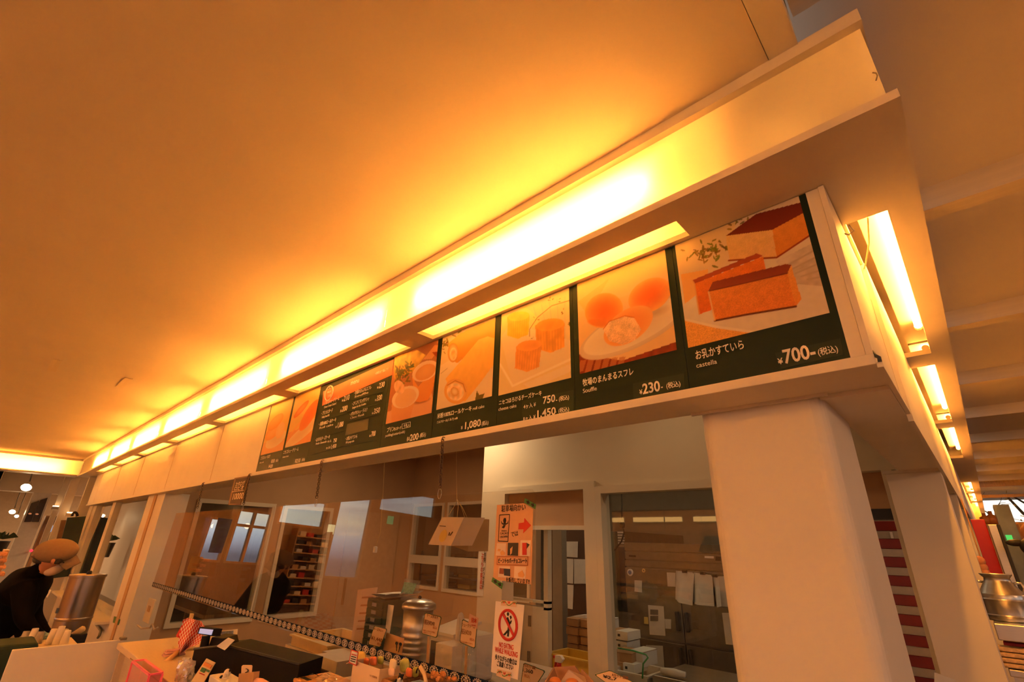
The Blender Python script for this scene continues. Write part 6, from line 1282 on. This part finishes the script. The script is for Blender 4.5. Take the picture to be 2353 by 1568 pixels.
p = W(2330,1520,y=3.52); e = empty('wicker_basket', (p.x+.02,3.56,zl_), 'pale woven basket on the lower side shelf', 'basket'); wk = pm('pale_wicker', (.82,.52,.26), .7, var=.3, scale=60, bump=.5)
for k in range(4): box('weave_row', p.x-.07, p.x+.16, 3.52, 3.61, zl_+.002+.022*k, zl_+.020+.022*k, wk, e, bev=.006)
# dried onion string by the post, far props
e = empty('onion_string', W(2262,1350,y=5.2), 'string of dried onions hanging at the last post', 'onions'); on = pm('onion_skin', (.55,.22,.10), .6, var=.3)
for k, (cx, cy) in enumerate(((2252,1290),(2258,1305),(2256,1320),(2263,1330),(2266,1342),(2262,1316))): q = W(cx, cy, y=5.0); blob('onion', q, (.03,.03,.034), on, e)
tube('cord', [Vector((W(2250,1272,y=5.0).x,5.0,1.90)), W(2250,1272,y=5.0), W(2258,1310,y=5.0), W(2266,1345,y=5.0)], .005, kraft, e, n=6)
for i, (cx, cy, r) in enumerate(((2349,1226,.05),(2347,1258,.05))):
    Yo = 5.0+.5*i; q = W(cx, cy, y=Yo); e = empty('ornament', q, ['round brown ornament at the right photo edge', 'dark carved ornament below the round one'][i], 'ornament'); m_ = [pm('ornament_brown', (.36,.16,.08), .5), dark][i]
    blob('body', q+Vector((.04,0,0)), (r,r,r*1.2), m_, e)
    if i: blob('wing', q+Vector((-.02,0,.03)), (.06,.02,.025), m_, e); blob('tail', q+Vector((.06,0,-.08)), (.02,.02,.06), m_, e)
    tube('stand', [q+Vector((.06,0,-r)), Vector((q.x+.06+.05*i,Yo,0))], .01, dark, e, n=6)
# timber shelves between the windows of the far end wall and bottles
for i, (cx, cy) in enumerate(((2268,1180),(2284,1175))):
    q = W(cx, 1205, y=8.5); t_ = W(cx, cy, y=8.5).z; lathe('bottle', (q.x,8.5,q.z), [(.05,0),(.05,(t_-q.z)*.6),(.018,(t_-q.z)*.75),(.018,(t_-q.z))], pm('amber_bottle', (.62,.22,.06), .3), n=16, label=f'amber bottle standing on the far cabinet, {["left","right"][i]} one', cat='bottle', group='amber bottles')
q = W(2272,1206,y=8.5); box('bottle_cabinet', q.x-.1, q.x+.25, 8.35, 8.7, 0, q.z-.001, oak, label='brown cabinet under the amber bottles', cat='cabinet', bev=.004)
# wires, clip and channel at the light-box corner
wirem = pm('grey_wire', (.30,.26,.22), .5)
tube('loose_wire', [W(1950,518,z=ZS-.01), W(1962,530,z=ZS-.02), W(1950,540,z=ZS-.03), W(1932,535,z=ZS-.03)], .003, wirem, n=6, label='grey loose wire loop at the corner slot', cat='wire')
tube('loose_wire', [W(1994,500,z=ZS+.01), W(1997,560,z=ZS-.012), W(1988,610,z=ZS-.02), W(1977,640,z=ZS-.02)], .0025, pm('tan_wire', (.62,.42,.26), .6), n=6, label='tan wire hanging across the first bare slot', cat='wire')
tube('loose_wire', [W(2005,167,y=1.19), W(2013,168,y=1.19), W(2016,174,y=1.19), W(2013,185,y=1.19)], .0016, wirem, n=6, label='short dark wire end on the glowing band', cat='wire')
p = W(2019,824,y=1.39); tube('cable_clip', [W(2003,808,y=1.40), W(2010,817,y=1.395), W(2020,822,y=1.39), W(2022,832,y=1.39)], .0045, pm('blue_grey_clip', (.05,.06,.08), .4), n=8, label='dark blue grey clip at the ledge corner', cat='clip')
for i, (cx, cy) in enumerate(((125,840),(285,880))):
    q = W(cx, cy, z=ZC); e = empty('ceiling_vent', (q.x,q.y,ZC-.004), f'small flush ceiling vent, {["farther from","nearer to"][i]} the light band', 'vent'); box('vent_plate', q.x-.22, q.x+.22, q.y-.03, q.y+.03, ZC-.004, ZC-.0001, joistm, e)

# bare tree outside the far window band
barkm = pm('bark', (.10,.075,.06), .9, var=.2); leafm = pm('autumn_leaf', (.50,.36,.10), .8, var=.3)
e = empty('bare_tree', (1.1, 19.0, 0), 'bare branched tree with few yellow leaves outside the far window', 'tree')
g = random.Random(11); br_ = MB(); lf = MB(); tube('trunk', [(1.1,19,0),(1.05,19,1.2),(1.15,19,2.3)], [.16,.13,.10], barkm, e, n=10)
def grow(p, d, l, r, n):
    q = p+d*l; m_ = (p+q)/2+Vector((g.uniform(-.1,.1)*l, g.uniform(-.1,.1)*l, g.uniform(-.06,.1)*l)); br_.tube([p, m_, q], [r, r*.85, r*.65], 5)
    if n == 0:
        for _ in range(2):
            c_ = q+Vector((g.gauss(0,.12), g.gauss(0,.12), g.gauss(0,.12))); s_ = g.uniform(.03,.055); u, w_ = Vector((g.uniform(-1,1),g.uniform(-.3,.3),g.uniform(-1,1))).normalized()*s_, Vector((g.uniform(-1,1),g.uniform(-.3,.3),g.uniform(-1,1))).normalized()*s_*.6
            lf.add([c_-u, c_+w_, c_+u, c_-w_], [(0,1,2,3)])
        return
    for _ in range(3): grow(q, (d+Vector((g.gauss(0,.6), g.gauss(0,.3), g.gauss(.05,.45)))).normalized(), l*g.uniform(.6,.85), r*.62, n-1)
for k in range(4): grow(Vector((1.12,19,1.9+.12*k)), Vector((g.uniform(-1,1), g.uniform(-.2,.2), g.uniform(.2,.9))).normalized(), .9, .045, 4)
br_.build('branches', barkm, e); o = lf.build('foliage', leafm, e); o['kind'] = 'stuff'

box('light_blocker', -12.62, -12.52, 1.63, 6.0, 0, 2.86, pm('brown_inner_wall', (.16,.09,.055), .7), label='unseen brown light blocker added behind the tall window', cat='wall', **S)  # added to stop hall lamp light leaking in behind the tall window
# ------------------------------------------------------------------ the bending person
def iblob(name, c, d, a, b, dep, ang, mat, parent, n=16, cut=None, zoff=0):
    """rounded form whose two screen axes follow the line of sight's right and up directions; dep in metres"""
    p = W(c[0], c[1], d=d); k = mpp(p); ca, sa = math.cos(math.radians(ang)), math.sin(math.radians(ang))
    A = (_R*ca+_U*sa)*a*k; B = (-_R*sa+_U*ca)*b*k; Dv = _f*dep; v, f = [], []
    for i in range(n+1):
        th = math.pi*i/n
        for j in range(n):
            ph = 2*math.pi*j/n; x, y, z = math.sin(th)*math.cos(ph), math.cos(th), math.sin(th)*math.sin(ph)
            if cut is not None: y = max(y, cut)
            v.append(p+A*x+B*y+Dv*z)
    for i in range(n):
        for j in range(n): f.append((i*n+j, (i+1)*n+j, (i+1)*n+(j+1) % n, i*n+(j+1) % n))
    return mk(name, v, f, mat, parent, smooth=True)
skinm = pm('skin', (.50,.20,.11), .6, var=.05); sweat = pm('black_sweater', (.006,.005,.005), .95, bump=.2, scale=60, spec=.05); trou = pm('beige_trousers', (.55,.38,.24), .9, bump=.1, scale=40)
capm = pm('tan_cap', (.22,.135,.085), .9, bump=.2, scale=50); hairm = pm('dark_hair', (.02,.012,.010), .6); maskm = pm('face_mask', (.62,.45,.33), .8); glove = pm('blue_glove', (.30,.46,.50), .5); shoe = pm('dark_shoe', (.03,.025,.02), .6)
J = {}; 
def jt(n, px_, py_, d, r): J[n] = (W(px_, py_, d=d), r)
jt('pelvis', 6, 1470, 3.62, (.17,.15)); jt('waist', 14, 1430, 3.62, (.15,.14)); jt('chest', 38, 1372, 3.60, (.185,.16)); jt('upper', 66, 1338, 3.58, (.135,.13)); jt('nb', 88, 1316, 3.58, (.072,.072)); jt('neck', 101, 1303, 3.58, (.052,.056)); jt('jaw', 112, 1303, 3.58, (.060,.066)); jt('head', 122, 1287, 3.58, (.088,.09)); jt('crown', 130, 1268, 3.58, (.075,.08))
jt('ns', 58, 1352, 3.44, (.085,.08)); jt('ne', 52, 1424, 3.36, (.056,.056)); jt('nw', 88, 1461, 3.42, (.036,.038)); jt('nh', 101, 1466, 3.44, (.032,.022))
jt('fs', 78, 1338, 3.74, (.08,.075)); jt('fe', 78, 1415, 3.80, (.052,.052)); jt('fw', 106, 1458, 3.74, (.036,.036)); jt('fh', 117, 1464, 3.74, (.03,.022))
P0 = J['pelvis'][0]
for s_, nm in ((-1, 'n'), (1, 'f')):
    hp = P0 + _f*Vector((1,1,0)).length*0 + Vector((_f.x,_f.y,0)).normalized()*s_*.09; hp.z = P0.z-.10; J[nm+'hip'] = (hp, (.105,.10))
    kn = hp.copy(); kn.z = .46; kn += Vector((.05,.03,0)); J[nm+'knee'] = (kn, (.07,.07)); an = hp.copy(); an.z = .09; J[nm+'ank'] = (an, (.045,.05)); to = an + Vector((.14,.10,-.045)); J[nm+'toe'] = (to, (.045,.03))
names = list(J); idx = {n: i for i, n in enumerate(names)}
E_ = [('pelvis','waist'),('waist','chest'),('chest','upper'),('upper','nb'),('nb','neck'),('neck','jaw'),('jaw','head'),('head','crown'),('upper','ns'),('ns','ne'),('ne','nw'),('nw','nh'),('upper','fs'),('fs','fe'),('fe','fw'),('fw','fh')]
for s_ in 'nf': E_ += [('pelvis',s_+'hip'),(s_+'hip',s_+'knee'),(s_+'knee',s_+'ank'),(s_+'ank',s_+'toe')]
pos = [J[n][0].copy() for n in names]; rad = [J[n][1] for n in names]; ed = [(idx[a], idx[b]) for a, b in E_]
for w, s_ in (('nw','n'), ('fw','f')):                       # five fingers on each gloved hand
    hb = J[s_+'h'][0]; ax = (hb-J[w][0]).normalized(); side = ax.cross(_f).normalized()
    for k in range(4):
        o_ = side*(.026-.017*k)*.9; a = hb+ax*.02+o_; b = a+ax*(.030+.008*(k in (1,2)))+_f*.0-Vector((0,0,.006)); c_ = b+ax*.022-Vector((0,0,.018))
        i0 = len(pos); pos += [a, b, c_]; rad += [(.010,.010),(.009,.009),(.007,.007)]; ed += [(idx[s_+'h'], i0), (i0, i0+1), (i0+1, i0+2)]
    a = hb-ax*.01+side*.038; b = a+ax*.028+side*.012; i0 = len(pos); pos += [a, b]; rad += [(.011,.011),(.008,.008)]; ed += [(idx[s_+'h'], i0), (i0, i0+1)]
me = bpy.data.meshes.new('person_skeleton'); me.from_pydata([tuple(p) for p in pos], ed, []); tmp = bpy.data.objects.new('tmp', me); C.objects.link(tmp)
md = tmp.modifiers.new('s', 'SKIN'); md.use_smooth_shade = True
for i, r in enumerate(rad): me.skin_vertices[0].data[i].radius = r
me.skin_vertices[0].data[idx['pelvis']].use_root = True
m2 = tmp.modifiers.new('d', 'SUBSURF'); m2.levels = 2; m2.render_levels = 2
bpy.context.view_layer.update(); ev = tmp.evaluated_get(bpy.context.evaluated_depsgraph_get()); em = bpy.data.meshes.new_from_object(ev)
vs = [v.co.copy() for v in em.vertices]; fs = [tuple(p.vertices) for p in em.polygons]; bpy.data.objects.remove(tmp)
per = empty('person', (P0.x, P0.y, 0), 'person in tan cap, mask and black sweater bending over paper cups', 'person')
bo = mk('body', vs, fs, [sweat, trou, skinm, glove, shoe], per, smooth=True)
off = WL[bo.name]
def near(p, a, b): ab = b-a; t = max(0, min(1, (p-a).dot(ab)/ab.dot(ab))); return (p-(a+ab*t)).length
segs = [(J[a][0], J[b][0], max(J[a][1][0], J[b][1][0]), m) for a, b, m in (('pelvis','waist',0),('waist','chest',0),('chest','upper',0),('upper','nb',0),('neck','jaw',2),('jaw','head',2),('head','crown',2),('ns','ne',0),('ne','nw',0),('nw','nh',3),('fs','fe',0),('fe','fw',0),('fw','fh',3),('nhip','nknee',1),('fhip','fknee',1),('nknee','nank',1),('fknee','fank',1),('nank','ntoe',4),('fank','ftoe',4))]
for pl in bo.data.polygons:
    c_ = pl.center+off; m = min(segs, key=lambda s: near(c_, s[0], s[1])/s[2])[3]
    if m == 0 and c_.z < P0.z+.03 and near(c_, P0, J['waist'][0]) < .3 and near(c_, J['ne'][0], J['nw'][0]) > .075: m = 1
    if near(c_, J['nw'][0]+(J['nh'][0]-J['nw'][0])*.9, J['nh'][0]+(J['nh'][0]-J['nw'][0])*2) < .05 and m != 1: m = 3
    pl.material_index = m
iblob('hair', (106,1281), 3.58, 20, 10, .085, -14, hairm, per); iblob('hair', (137,1288), 3.52, 7, 8, .04, -30, hairm, per)
iblob('ear', (122,1291), 3.485, 4.5, 6.5, .012, -15, skinm, per); iblob('nose', (150,1302), 3.58, 5, 4, .014, -40, skinm, per)
iblob('eye', (146,1293), 3.515, 2.2, 1.5, .006, -35, hairm, per)
iblob('mask', (127,1308), 3.57, 20, 12, .064, 22, maskm, per); tube('mask_loop', [W(124,1292,d=3.49), W(132,1300,d=3.50)], .003, maskm, per, n=6)
cp = iblob('cap', (130,1266), 3.58, 42, 23, .115, -10, capm, per, n=20, cut=-.62)
iblob('cap_back_fold', (103,1266), 3.57, 17, 11, .09, 14, capm, per)
v = []
for i in range(7):
    t = i/6; a = -1+2*t
    for px_, py_ in ((156,1280),(172,1299)): v.append(W(px_-3*a*a, py_, d=3.58)+_f*a*.075*(1 if px_ < 160 else .8) + _U*(-.006*a*a))
n_ = len(v); v2 = v+[p-_U*.006 for p in v]; f = [(2*i,2*i+1,2*i+3,2*i+2) for i in range(6)]+[(n_+2*i+2,n_+2*i+3,n_+2*i+1,n_+2*i) for i in range(6)]+[(2*i+1,n_+2*i+1,n_+2*i+3,2*i+3) for i in range(6)]
mk('cap_visor', v2, f, capm, per, smooth=True)

# ------------------------------------------------------------------ fit lettering to its measured length, then turn it into plain meshes
bpy.context.view_layer.update()
for o, L in FIT:
    w = o.dimensions.x
    if w > 1e-6: o.scale.x = o.scale.x*L/w
bpy.context.view_layer.update()
dg = bpy.context.evaluated_depsgraph_get()
for o in [o for o in C.objects if o.type == 'FONT']:
    me = bpy.data.meshes.new_from_object(o.evaluated_get(dg)); n = bpy.data.objects.new('x', me); C.objects.link(n)
    n.parent = o.parent; n.location = o.location; n.rotation_euler = o.rotation_euler; n.scale = o.scale
    for k in o.keys():
        if k in ('label', 'category', 'group', 'kind'): n[k] = o[k]
    nm = o.name; bpy.data.objects.remove(o); n.name = nm
